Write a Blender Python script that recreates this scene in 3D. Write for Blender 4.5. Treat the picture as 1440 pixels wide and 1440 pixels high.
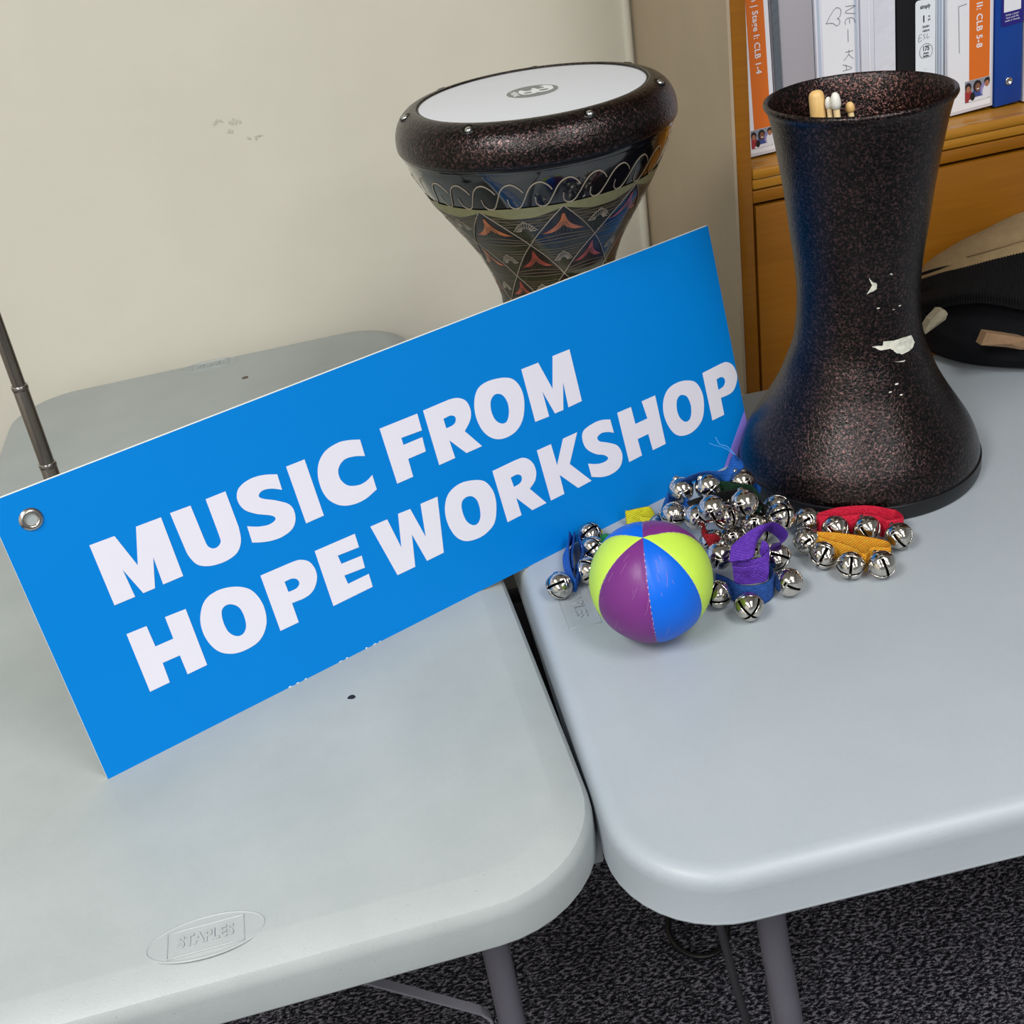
import bpy, bmesh, math, random
from mathutils import Vector, Matrix, Euler
PI=math.pi
random.seed(7)
for o in list(bpy.data.objects): bpy.data.objects.remove(o)
SC=bpy.context.scene
CAM_F=1675.58; CAM_LOC=(-0.1192, -0.6142, 1.4243); CAM_R=(0.966845, -0.213365, -0.140306); CAM_U=(0.228071, 0.474353, 0.850278); CAM_W=(0.114865, 0.854087, -0.507288)
SIGN_O=(-0.397, 0.2484, 0.74); SIGN_E=(0.926345, 0.376675, 0.0); SIGN_V=(-0.076713, 0.188657, 0.979042)
GLYPHS={
 'M1':[[(0.0615,0.2033),(0.0833,0.2024),(0.0921,0.1702),(0.1028,0.2027),(0.1253,0.2019),(0.1247,0.1446),(0.106,0.1449),(0.1067,0.1715),(0.0983,0.1448),(0.0876,0.145),(0.079,0.1719),(0.0801,0.145),(0.0615,0.1454)]],
 'U':[[(0.1338,0.2022),(0.1527,0.2014),(0.1535,0.1686),(0.1536,0.1674),(0.1536,0.1659),(0.1537,0.1642),(0.1539,0.1626),(0.1542,0.1612),(0.1547,0.1601),(0.1553,0.1591),(0.156,0.1583),(0.1568,0.1576),(0.1576,0.157),(0.1585,0.1566),(0.1595,0.1564),(0.1605,0.1563),(0.1615,0.1564),(0.1624,0.1566),(0.1633,0.157),(0.1643,0.1575),(0.1651,0.1582),(0.1659,0.159),(0.1665,0.1599),(0.1668,0.1611),(0.167,0.1625),(0.167,0.1639),(0.167,0.1653),(0.1671,0.1663),(0.1671,0.2014),(0.186,0.2012),(0.1862,0.1657),(0.1859,0.1637),(0.1856,0.1612),(0.1852,0.1584),(0.1847,0.1557),(0.1839,0.1533),(0.1829,0.1511),(0.1817,0.1491),(0.1803,0.1472),(0.1787,0.1455),(0.1768,0.1441),(0.1746,0.143),(0.1721,0.1422),(0.1693,0.1416),(0.1665,0.1412),(0.1637,0.1411),(0.1608,0.1411),(0.1578,0.1414),(0.1548,0.1418),(0.1519,0.1424),(0.1493,0.1432),(0.147,0.1441),(0.1449,0.1451),(0.1429,0.1463),(0.1412,0.1476),(0.1397,0.1492),(0.1385,0.151),(0.1375,0.1531),(0.1367,0.1553),(0.136,0.1575),(0.1355,0.1595),(0.1351,0.1614),(0.1349,0.1634),(0.1348,0.1652),(0.1348,0.1669),(0.1347,0.1682)]],
 'S1':[[(0.236,0.1973),(0.2355,0.1819),(0.2341,0.1827),(0.2324,0.1838),(0.2304,0.1849),(0.2285,0.186),(0.2266,0.1868),(0.2249,0.1874),(0.2231,0.1879),(0.2214,0.1883),(0.2197,0.1885),(0.2183,0.1885),(0.217,0.1883),(0.2157,0.1878),(0.2146,0.1872),(0.2138,0.1865),(0.2133,0.1857),(0.2131,0.185),(0.2132,0.1843),(0.2136,0.1834),(0.2145,0.1825),(0.2157,0.1814),(0.2177,0.1801),(0.2203,0.1786),(0.2233,0.177),(0.2262,0.1753),(0.2287,0.1736),(0.2309,0.172),(0.2331,0.1704),(0.2352,0.1688),(0.2369,0.167),(0.2382,0.1651),(0.239,0.163),(0.2396,0.1607),(0.2397,0.1583),(0.2396,0.156),(0.2392,0.1538),(0.2386,0.1516),(0.2376,0.1494),(0.2363,0.1473),(0.2348,0.1455),(0.233,0.1439),(0.2309,0.1428),(0.2285,0.1418),(0.2258,0.1412),(0.223,0.1407),(0.2203,0.1404),(0.2176,0.1404),(0.2147,0.1406),(0.2119,0.141),(0.209,0.1415),(0.2062,0.1422),(0.2033,0.143),(0.2004,0.144),(0.1975,0.1451),(0.195,0.1462),(0.1929,0.147),(0.1937,0.1633),(0.1951,0.1625),(0.1969,0.1615),(0.199,0.1605),(0.2011,0.1595),(0.2031,0.1587),(0.2052,0.158),(0.2074,0.1574),(0.2096,0.1569),(0.2116,0.1565),(0.2135,0.1564),(0.2153,0.1565),(0.217,0.1568),(0.2186,0.1572),(0.2198,0.1578),(0.2206,0.1585),(0.2209,0.1592),(0.2208,0.1601),(0.2204,0.1611),(0.2196,0.1621),(0.2182,0.1633),(0.2163,0.1646),(0.2136,0.166),(0.2107,0.1676),(0.2078,0.1691),(0.2052,0.1707),(0.2031,0.1723),(0.201,0.1739),(0.1991,0.1755),(0.1975,0.1772),(0.1961,0.1791),(0.1951,0.1812),(0.1942,0.1834),(0.1937,0.1857),(0.1935,0.188),(0.1935,0.1901),(0.1939,0.1921),(0.1946,0.1941),(0.1955,0.196),(0.1968,0.1977),(0.1983,0.1991),(0.2002,0.2002),(0.2025,0.2012),(0.205,0.202),(0.2076,0.2025),(0.2102,0.2029),(0.2127,0.203),(0.2152,0.2029),(0.2178,0.2027),(0.2204,0.2023),(0.223,0.2017),(0.2258,0.201),(0.2286,0.2001),(0.2314,0.199),(0.234,0.198)]],
 'I':[[(0.2462,0.2006),(0.265,0.2003),(0.2653,0.143),(0.2466,0.143)]],
 'C':[[(0.3227,0.1973),(0.3224,0.1806),(0.3207,0.1813),(0.3186,0.1821),(0.3163,0.183),(0.3139,0.1839),(0.3116,0.1845),(0.3095,0.1849),(0.3073,0.1853),(0.3051,0.1855),(0.3031,0.1854),(0.3011,0.1851),(0.2992,0.1843),(0.2974,0.1833),(0.2956,0.1819),(0.2941,0.1804),(0.293,0.1788),(0.2923,0.1771),(0.2918,0.1751),(0.2916,0.173),(0.2917,0.171),(0.292,0.169),(0.2926,0.1671),(0.2935,0.1652),(0.2946,0.1634),(0.2959,0.1618),(0.2974,0.1604),(0.2993,0.1592),(0.3014,0.1583),(0.3037,0.1575),(0.3061,0.1569),(0.3082,0.1566),(0.3101,0.1564),(0.3119,0.1565),(0.3137,0.1568),(0.3154,0.1571),(0.317,0.1575),(0.3185,0.158),(0.32,0.1587),(0.3214,0.1594),(0.3226,0.16),(0.3236,0.1606),(0.3235,0.1455),(0.3212,0.1448),(0.3184,0.1438),(0.3153,0.1427),(0.3121,0.1417),(0.309,0.1411),(0.3061,0.1408),(0.3031,0.1407),(0.3002,0.1407),(0.2973,0.141),(0.2946,0.1415),(0.2919,0.1421),(0.2892,0.1429),(0.2867,0.144),(0.2843,0.1452),(0.282,0.1468),(0.2799,0.1487),(0.2778,0.1509),(0.2759,0.1533),(0.2743,0.1559),(0.2731,0.1587),(0.2722,0.1617),(0.2715,0.1651),(0.2712,0.1685),(0.2712,0.172),(0.2713,0.1753),(0.2717,0.1785),(0.2724,0.1817),(0.2733,0.1848),(0.2745,0.1877),(0.2759,0.1903),(0.2775,0.1927),(0.2794,0.1948),(0.2815,0.1967),(0.2837,0.1983),(0.2861,0.1997),(0.2887,0.2007),(0.2915,0.2015),(0.2945,0.2021),(0.2974,0.2024),(0.3,0.2026),(0.3025,0.2027),(0.3047,0.2025),(0.3069,0.2021),(0.3091,0.2016),(0.3114,0.2011),(0.3138,0.2004),(0.3163,0.1996),(0.3188,0.1987),(0.321,0.1979)]],
 'H1':[[(0.0615,0.1168),(0.0796,0.116),(0.08,0.0951),(0.0968,0.0946),(0.097,0.1164),(0.1162,0.1154),(0.1157,0.0577),(0.0967,0.0577),(0.0966,0.0775),(0.0804,0.078),(0.0798,0.0582),(0.0611,0.0582)]],
 'O1':[[(0.167,0.1139),(0.1697,0.1123),(0.1721,0.1106),(0.1743,0.1087),(0.1763,0.1066),(0.1779,0.1041),(0.1794,0.1012),(0.1806,0.098),(0.1816,0.0945),(0.1822,0.091),(0.1826,0.0875),(0.1826,0.084),(0.1824,0.0803),(0.1818,0.0767),(0.1809,0.0732),(0.1798,0.07),(0.1782,0.0671),(0.1763,0.0642),(0.1741,0.0616),(0.1717,0.0594),(0.1691,0.0576),(0.1663,0.0562),(0.1631,0.0553),(0.1598,0.0548),(0.1565,0.0545),(0.1533,0.0544),(0.1503,0.0545),(0.1472,0.0549),(0.1443,0.0555),(0.1414,0.0564),(0.1388,0.0576),(0.1363,0.059),(0.1339,0.0606),(0.1317,0.0625),(0.1297,0.0648),(0.128,0.0673),(0.1265,0.0702),(0.1252,0.0735),(0.1241,0.0771),(0.1234,0.0807),(0.1229,0.0843),(0.1228,0.0877),(0.1229,0.0913),(0.1234,0.0949),(0.1241,0.0983),(0.1251,0.1015),(0.1265,0.1046),(0.1282,0.1077),(0.1301,0.1106),(0.1323,0.1131),(0.1347,0.1151),(0.1374,0.1166),(0.1403,0.1177),(0.1435,0.1183),(0.1468,0.1187),(0.1501,0.1187),(0.1535,0.1183),(0.157,0.1176),(0.1606,0.1166),(0.164,0.1153)],[(0.1557,0.1011),(0.1569,0.1002),(0.1582,0.0991),(0.1593,0.0979),(0.1604,0.0964),(0.1612,0.0948),(0.1618,0.0929),(0.1622,0.0909),(0.1624,0.0887),(0.1626,0.0865),(0.1625,0.0844),(0.1624,0.0823),(0.1622,0.0802),(0.1618,0.0782),(0.1613,0.0764),(0.1607,0.0748),(0.1599,0.0734),(0.1589,0.0722),(0.1578,0.0711),(0.1567,0.0703),(0.1555,0.0698),(0.1543,0.0696),(0.153,0.0696),(0.1517,0.0698),(0.1505,0.0703),(0.1493,0.0711),(0.1481,0.0721),(0.1469,0.0733),(0.1458,0.0748),(0.1449,0.0765),(0.1441,0.0783),(0.1436,0.0803),(0.1433,0.0825),(0.1431,0.0848),(0.143,0.0871),(0.1431,0.0893),(0.1432,0.0914),(0.1435,0.0934),(0.1439,0.0954),(0.1444,0.0972),(0.145,0.0987),(0.1457,0.0999),(0.1465,0.1008),(0.1475,0.1015),(0.1485,0.1019),(0.1495,0.1023),(0.1507,0.1024),(0.1519,0.1024),(0.1532,0.1022),(0.1545,0.1017)]],
 'P1':[[(0.1896,0.1147),(0.2202,0.114),(0.2217,0.1139),(0.2237,0.1138),(0.2259,0.1136),(0.2281,0.1132),(0.23,0.1125),(0.2319,0.1116),(0.2337,0.1105),(0.2355,0.1092),(0.237,0.1076),(0.2382,0.1058),(0.2391,0.1036),(0.2399,0.101),(0.2404,0.0983),(0.2405,0.0956),(0.2403,0.093),(0.2398,0.0905),(0.2388,0.088),(0.2375,0.0856),(0.236,0.0834),(0.2345,0.0816),(0.2328,0.08),(0.231,0.0788),(0.229,0.0777),(0.2268,0.0769),(0.2244,0.0764),(0.2214,0.0761),(0.218,0.0761),(0.2144,0.0764),(0.2112,0.0766),(0.2086,0.0768),(0.2085,0.0564),(0.1894,0.0565)],[(0.2087,0.0993),(0.2099,0.0993),(0.2114,0.0994),(0.2131,0.0994),(0.2147,0.0994),(0.2161,0.0992),(0.2172,0.0988),(0.2184,0.0983),(0.2193,0.0977),(0.2202,0.097),(0.2208,0.0962),(0.2213,0.0953),(0.2216,0.0943),(0.2218,0.0932),(0.2217,0.0922),(0.2214,0.0913),(0.2209,0.0905),(0.2201,0.0897),(0.2192,0.0891),(0.2181,0.0886),(0.2169,0.0882),(0.2154,0.0881),(0.2137,0.0881),(0.2119,0.0882),(0.2103,0.0883),(0.209,0.0884)]],
 'E':[[(0.2457,0.1145),(0.2885,0.1137),(0.2883,0.0995),(0.2655,0.1008),(0.2664,0.0916),(0.2882,0.0905),(0.2875,0.0778),(0.2654,0.0795),(0.2663,0.0701),(0.2892,0.0703),(0.2889,0.0563),(0.2454,0.0559)]],
 'F':[[(0.3449,0.1997),(0.3867,0.1992),(0.3864,0.1819),(0.3634,0.183),(0.3634,0.1757),(0.3847,0.1755),(0.3839,0.1608),(0.3638,0.1609),(0.3634,0.1423),(0.3453,0.1424)]],
 'R1':[[(0.3936,0.1997),(0.4233,0.1999),(0.4248,0.1997),(0.4267,0.1995),(0.4289,0.1992),(0.431,0.1987),(0.4329,0.1981),(0.4347,0.1972),(0.4365,0.1962),(0.4382,0.1949),(0.4397,0.1935),(0.4409,0.1919),(0.4418,0.1901),(0.4425,0.188),(0.4429,0.1857),(0.4431,0.1835),(0.4431,0.1814),(0.4428,0.1794),(0.4423,0.1775),(0.4416,0.1756),(0.4407,0.1738),(0.4395,0.172),(0.438,0.1702),(0.436,0.1684),(0.4339,0.1666),(0.432,0.1651),(0.4305,0.1639),(0.4445,0.1423),(0.4257,0.1423),(0.4115,0.1615),(0.4123,0.1424),(0.3935,0.1423)],[(0.4119,0.184),(0.4133,0.1841),(0.415,0.1843),(0.4169,0.1845),(0.4187,0.1845),(0.4202,0.1844),(0.4215,0.184),(0.4226,0.1834),(0.4235,0.1828),(0.4243,0.182),(0.4248,0.1812),(0.4249,0.1803),(0.4249,0.1793),(0.4246,0.1782),(0.4241,0.1772),(0.4236,0.1763),(0.4229,0.1757),(0.4221,0.1752),(0.4211,0.1748),(0.4201,0.1745),(0.419,0.1742),(0.4176,0.1741),(0.4161,0.174),(0.4146,0.174),(0.4131,0.1741),(0.412,0.1741)]],
 'O2':[[(0.4901,0.1985),(0.4927,0.1974),(0.495,0.1963),(0.497,0.1949),(0.4987,0.1933),(0.5003,0.1914),(0.5017,0.1892),(0.503,0.1866),(0.504,0.1838),(0.5047,0.1809),(0.5051,0.1779),(0.5052,0.1749),(0.505,0.1718),(0.5045,0.1686),(0.5038,0.1654),(0.5029,0.1624),(0.5018,0.1594),(0.5005,0.1565),(0.499,0.1536),(0.4974,0.151),(0.4955,0.1487),(0.4935,0.1467),(0.4913,0.145),(0.4889,0.1435),(0.4864,0.1422),(0.4838,0.1413),(0.481,0.1406),(0.478,0.1403),(0.4749,0.1401),(0.4718,0.1403),(0.469,0.1406),(0.4664,0.1413),(0.4639,0.1421),(0.4616,0.1432),(0.4594,0.1446),(0.4573,0.1462),(0.4555,0.148),(0.4537,0.15),(0.4522,0.1523),(0.4508,0.1547),(0.4496,0.1573),(0.4486,0.1602),(0.4479,0.1632),(0.4473,0.1664),(0.4469,0.1697),(0.4468,0.1728),(0.4469,0.1759),(0.4473,0.179),(0.4478,0.1821),(0.4486,0.1851),(0.4496,0.1878),(0.4507,0.1904),(0.4521,0.193),(0.4538,0.1953),(0.4556,0.1973),(0.4577,0.199),(0.4601,0.2002),(0.4627,0.201),(0.4655,0.2015),(0.4685,0.2018),(0.4717,0.2018),(0.4752,0.2016),(0.4791,0.2011),(0.4831,0.2004),(0.4869,0.1995)],[(0.4788,0.1853),(0.4799,0.1847),(0.4809,0.1839),(0.4819,0.1829),(0.4827,0.1818),(0.4835,0.1805),(0.4841,0.179),(0.4847,0.1773),(0.4851,0.1754),(0.4854,0.1735),(0.4855,0.1717),(0.4854,0.1698),(0.4852,0.1679),(0.4848,0.1659),(0.4843,0.1641),(0.4836,0.1624),(0.4829,0.1607),(0.482,0.1591),(0.481,0.1576),(0.4799,0.1564),(0.4788,0.1555),(0.4776,0.155),(0.4762,0.1549),(0.4748,0.155),(0.4734,0.1554),(0.4722,0.156),(0.4709,0.1569),(0.4696,0.158),(0.4684,0.1594),(0.4674,0.1609),(0.4666,0.1626),(0.4659,0.1644),(0.4655,0.1665),(0.4652,0.1688),(0.4651,0.171),(0.4651,0.173),(0.4653,0.175),(0.4657,0.1769),(0.4662,0.1788),(0.4668,0.1805),(0.4675,0.182),(0.4684,0.1832),(0.4695,0.1843),(0.4706,0.1851),(0.4718,0.1858),(0.4729,0.1862),(0.4741,0.1864),(0.4753,0.1864),(0.4765,0.1862),(0.4777,0.1858)]],
 'M2':[[(0.5106,0.1999),(0.5315,0.1996),(0.5404,0.168),(0.55,0.2001),(0.5716,0.2),(0.5712,0.1432),(0.5534,0.1428),(0.5545,0.1702),(0.5467,0.1425),(0.5358,0.1426),(0.5278,0.1696),(0.5282,0.1423),(0.5107,0.1429)]],
 'W':[[(0.3057,0.1137),(0.3243,0.1133),(0.3295,0.0805),(0.3368,0.1138),(0.3504,0.1132),(0.3574,0.0796),(0.3624,0.1135),(0.3819,0.1131),(0.371,0.0562),(0.3511,0.056),(0.3441,0.0883),(0.3373,0.0558),(0.3169,0.0559)]],
 'O3':[[(0.4272,0.1122),(0.4298,0.1113),(0.432,0.1102),(0.434,0.109),(0.4358,0.1076),(0.4375,0.1058),(0.439,0.1035),(0.4404,0.1008),(0.4415,0.0979),(0.4425,0.0949),(0.443,0.0919),(0.4432,0.0889),(0.4431,0.0859),(0.4428,0.0828),(0.4422,0.0797),(0.4414,0.0766),(0.4404,0.0735),(0.4392,0.0702),(0.4379,0.067),(0.4362,0.0641),(0.4344,0.0616),(0.4322,0.0596),(0.4297,0.058),(0.427,0.0568),(0.4242,0.0557),(0.4215,0.0549),(0.4188,0.0543),(0.416,0.054),(0.4132,0.0539),(0.4105,0.054),(0.4079,0.0543),(0.4053,0.0547),(0.4027,0.0553),(0.4003,0.056),(0.3979,0.057),(0.3958,0.0582),(0.3939,0.0597),(0.3921,0.0614),(0.3905,0.0633),(0.3891,0.0655),(0.3878,0.068),(0.3867,0.0707),(0.3858,0.0738),(0.385,0.077),(0.3845,0.0803),(0.3842,0.0835),(0.3841,0.0867),(0.3843,0.09),(0.3847,0.0932),(0.3854,0.0964),(0.3863,0.0993),(0.3875,0.102),(0.3889,0.1047),(0.3905,0.1072),(0.3925,0.1094),(0.3947,0.1113),(0.3974,0.1128),(0.4003,0.114),(0.4036,0.115),(0.4069,0.1156),(0.4102,0.1158),(0.4136,0.1157),(0.4172,0.1151),(0.4208,0.1143),(0.4242,0.1133)],[(0.4178,0.0984),(0.4189,0.0976),(0.4199,0.0965),(0.4209,0.0952),(0.4217,0.0938),(0.4223,0.0922),(0.4228,0.0905),(0.423,0.0886),(0.4231,0.0866),(0.4231,0.0846),(0.423,0.0826),(0.4227,0.0806),(0.4224,0.0786),(0.4219,0.0767),(0.4213,0.0748),(0.4206,0.0733),(0.4198,0.0719),(0.4188,0.0708),(0.4177,0.0698),(0.4166,0.069),(0.4155,0.0686),(0.4143,0.0684),(0.413,0.0684),(0.4118,0.0688),(0.4105,0.0693),(0.4094,0.0701),(0.4083,0.0711),(0.4071,0.0725),(0.4061,0.074),(0.4051,0.0757),(0.4044,0.0775),(0.4039,0.0795),(0.4036,0.0817),(0.4034,0.084),(0.4033,0.0862),(0.4034,0.0882),(0.4035,0.0901),(0.4038,0.092),(0.4042,0.0938),(0.4048,0.0953),(0.4054,0.0966),(0.4063,0.0977),(0.4074,0.0985),(0.4086,0.0991),(0.4098,0.0995),(0.4111,0.0998),(0.4124,0.0999),(0.4138,0.0998),(0.4152,0.0995),(0.4166,0.0991)]],
 'R2':[[(0.4481,0.1135),(0.4764,0.114),(0.4781,0.1139),(0.4801,0.1138),(0.4824,0.1137),(0.4846,0.1134),(0.4866,0.1127),(0.4884,0.1117),(0.4902,0.1104),(0.4918,0.1089),(0.4932,0.1072),(0.4944,0.1054),(0.4953,0.1035),(0.4961,0.1015),(0.4966,0.0993),(0.4968,0.0971),(0.4968,0.095),(0.4966,0.0929),(0.4961,0.0909),(0.4953,0.0888),(0.4943,0.0869),(0.4932,0.0851),(0.4916,0.0836),(0.4897,0.0821),(0.4876,0.0808),(0.4856,0.0797),(0.4842,0.0788),(0.499,0.0564),(0.4804,0.056),(0.4662,0.0759),(0.4668,0.0563),(0.449,0.0558)],[(0.4661,0.0988),(0.4673,0.0989),(0.469,0.0991),(0.4708,0.0992),(0.4725,0.0993),(0.474,0.0991),(0.4751,0.0987),(0.4762,0.0982),(0.4771,0.0975),(0.4778,0.0968),(0.4783,0.096),(0.4786,0.0951),(0.4787,0.0942),(0.4786,0.0932),(0.4783,0.0922),(0.478,0.0914),(0.4774,0.0907),(0.4768,0.0901),(0.476,0.0896),(0.475,0.0891),(0.474,0.0887),(0.4727,0.0885),(0.4711,0.0883),(0.4696,0.0882),(0.4681,0.0881),(0.467,0.0881)]],
 'K':[[(0.504,0.1138),(0.522,0.1138),(0.5228,0.0897),(0.5377,0.1137),(0.5563,0.1138),(0.538,0.0849),(0.559,0.0569),(0.5407,0.0561),(0.5228,0.0786),(0.5226,0.0569),(0.5048,0.0566)]],
 'S2':[[(0.6001,0.1114),(0.6007,0.0959),(0.5996,0.0964),(0.5983,0.0972),(0.5968,0.098),(0.5952,0.0988),(0.5936,0.0995),(0.592,0.1),(0.5902,0.1006),(0.5884,0.1011),(0.5867,0.1014),(0.5851,0.1014),(0.5836,0.1012),(0.5821,0.1008),(0.5807,0.1002),(0.5796,0.0995),(0.5789,0.0988),(0.5786,0.0979),(0.5787,0.097),(0.5791,0.0959),(0.5798,0.0948),(0.5809,0.0937),(0.5824,0.0926),(0.5845,0.0915),(0.5868,0.0904),(0.5891,0.0892),(0.5913,0.0879),(0.5935,0.0866),(0.5957,0.0852),(0.5979,0.0838),(0.5999,0.0822),(0.6014,0.0805),(0.6027,0.0784),(0.6037,0.076),(0.6044,0.0736),(0.6047,0.0711),(0.6047,0.0688),(0.6042,0.0664),(0.6034,0.064),(0.6022,0.0617),(0.6008,0.0597),(0.5991,0.0579),(0.5973,0.0566),(0.5951,0.0556),(0.5927,0.0548),(0.5902,0.0542),(0.5877,0.0539),(0.5851,0.0538),(0.5823,0.0538),(0.5795,0.0541),(0.5766,0.0546),(0.5738,0.0553),(0.5709,0.0562),(0.5679,0.0574),(0.565,0.0587),(0.5624,0.0599),(0.5603,0.0608),(0.5601,0.0762),(0.5618,0.0755),(0.5638,0.0745),(0.566,0.0734),(0.5683,0.0725),(0.5705,0.0717),(0.5725,0.0711),(0.5745,0.0706),(0.5765,0.0703),(0.5784,0.0701),(0.5801,0.07),(0.5817,0.0701),(0.5832,0.0703),(0.5846,0.0707),(0.5856,0.0712),(0.5861,0.0719),(0.5861,0.0727),(0.5856,0.0738),(0.5847,0.0749),(0.5835,0.0761),(0.5822,0.0773),(0.5805,0.0783),(0.5784,0.0793),(0.5761,0.0803),(0.5738,0.0815),(0.5717,0.0829),(0.5697,0.0845),(0.5676,0.0864),(0.5656,0.0883),(0.5639,0.0904),(0.5625,0.0925),(0.5615,0.0946),(0.5609,0.0969),(0.5605,0.0992),(0.5603,0.1014),(0.5604,0.1035),(0.5606,0.1055),(0.5611,0.1074),(0.5619,0.1092),(0.5629,0.1108),(0.5643,0.1121),(0.5661,0.1131),(0.5684,0.1138),(0.571,0.1144),(0.5736,0.1148),(0.5761,0.1151),(0.5784,0.1153),(0.5808,0.1155),(0.5832,0.1155),(0.5856,0.1153),(0.588,0.115),(0.5906,0.1145),(0.5933,0.1137),(0.5959,0.1129),(0.5982,0.112)]],
 'H2':[[(0.6108,0.1148),(0.6296,0.1145),(0.6302,0.0946),(0.6473,0.0945),(0.6449,0.1152),(0.6638,0.1151),(0.6635,0.0582),(0.6448,0.058),(0.6437,0.0777),(0.6286,0.0775),(0.6294,0.058),(0.611,0.0575)]],
 'O4':[[(0.7103,0.1154),(0.7129,0.1144),(0.7154,0.1133),(0.7177,0.112),(0.7198,0.1105),(0.7216,0.1085),(0.7232,0.1062),(0.7246,0.1034),(0.7257,0.1004),(0.7266,0.0973),(0.7271,0.0942),(0.7273,0.0912),(0.7272,0.0881),(0.7268,0.085),(0.7263,0.0819),(0.7255,0.0789),(0.7246,0.076),(0.7236,0.0731),(0.7223,0.0702),(0.7208,0.0676),(0.719,0.0653),(0.7169,0.0633),(0.7144,0.0616),(0.7116,0.0601),(0.7088,0.0588),(0.706,0.0579),(0.7031,0.0572),(0.7002,0.0568),(0.6972,0.0567),(0.6942,0.0569),(0.6915,0.0573),(0.6889,0.0579),(0.6864,0.0587),(0.6841,0.0597),(0.6819,0.0611),(0.6799,0.0627),(0.678,0.0647),(0.6764,0.0671),(0.6749,0.0697),(0.6736,0.0724),(0.6725,0.0753),(0.6715,0.0783),(0.6707,0.0815),(0.6702,0.0848),(0.6698,0.0881),(0.6697,0.0912),(0.6699,0.0943),(0.6704,0.0973),(0.6711,0.1002),(0.6721,0.103),(0.6732,0.1055),(0.6746,0.1079),(0.6762,0.11),(0.678,0.112),(0.6801,0.1137),(0.6822,0.1151),(0.6847,0.1162),(0.6873,0.117),(0.6901,0.1175),(0.693,0.1178),(0.6959,0.1179),(0.6988,0.1178),(0.7017,0.1175),(0.7047,0.117),(0.7076,0.1163)],[(0.7002,0.1021),(0.7013,0.1015),(0.7025,0.1009),(0.7037,0.1001),(0.7047,0.0991),(0.7056,0.0978),(0.7064,0.0962),(0.707,0.0943),(0.7075,0.0923),(0.7079,0.0902),(0.7081,0.0881),(0.7081,0.0861),(0.7079,0.084),(0.7075,0.0819),(0.7071,0.0799),(0.7065,0.0781),(0.7058,0.0765),(0.705,0.075),(0.7041,0.0737),(0.7031,0.0726),(0.702,0.0719),(0.7008,0.0714),(0.6995,0.0712),(0.6981,0.0712),(0.6968,0.0715),(0.6955,0.0721),(0.6942,0.073),(0.6929,0.0743),(0.6917,0.0758),(0.6906,0.0775),(0.6898,0.0792),(0.6891,0.0811),(0.6886,0.0831),(0.6883,0.0853),(0.6882,0.0874),(0.6882,0.0895),(0.6884,0.0915),(0.6888,0.0936),(0.6894,0.0956),(0.69,0.0975),(0.6908,0.099),(0.6916,0.1002),(0.6926,0.1011),(0.6936,0.1018),(0.6947,0.1024),(0.6957,0.1027),(0.6966,0.1029),(0.6975,0.103),(0.6984,0.1028),(0.6993,0.1025)]],
 'P2':[[(0.733,0.1158),(0.7605,0.117),(0.7618,0.1169),(0.7636,0.1169),(0.7655,0.1168),(0.7674,0.1166),(0.7692,0.116),(0.771,0.115),(0.7729,0.1138),(0.7746,0.1123),(0.7762,0.1106),(0.7775,0.1086),(0.7786,0.1062),(0.7794,0.1035),(0.7801,0.1006),(0.7804,0.0978),(0.7803,0.0952),(0.7798,0.0928),(0.7788,0.0905),(0.7776,0.0883),(0.7763,0.0863),(0.7749,0.0846),(0.7735,0.0832),(0.7721,0.082),(0.7706,0.081),(0.7689,0.0802),(0.7667,0.0796),(0.7639,0.0793),(0.7605,0.0792),(0.757,0.0793),(0.7538,0.0795),(0.7513,0.0796),(0.7512,0.0593),(0.7331,0.0591)],[(0.7505,0.1019),(0.7515,0.102),(0.7527,0.1023),(0.7541,0.1025),(0.7555,0.1026),(0.7567,0.1025),(0.7579,0.1021),(0.759,0.1016),(0.76,0.1009),(0.7609,0.1001),(0.7615,0.0993),(0.7619,0.0983),(0.762,0.0973),(0.762,0.0961),(0.7617,0.095),(0.7613,0.094),(0.7608,0.0932),(0.76,0.0924),(0.7592,0.0917),(0.7582,0.0911),(0.7571,0.0906),(0.7557,0.0903),(0.7542,0.09),(0.7526,0.0899),(0.7512,0.0898),(0.75,0.0897)]],
}
BALL=(0.1151, 0.263, 0.7968);BALL_R=0.0568;BALL_POLE=(-0.1017, -0.1739, 0.9795);BALL_SEAM=(-0.2409, -0.8752, -0.4195)
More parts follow.
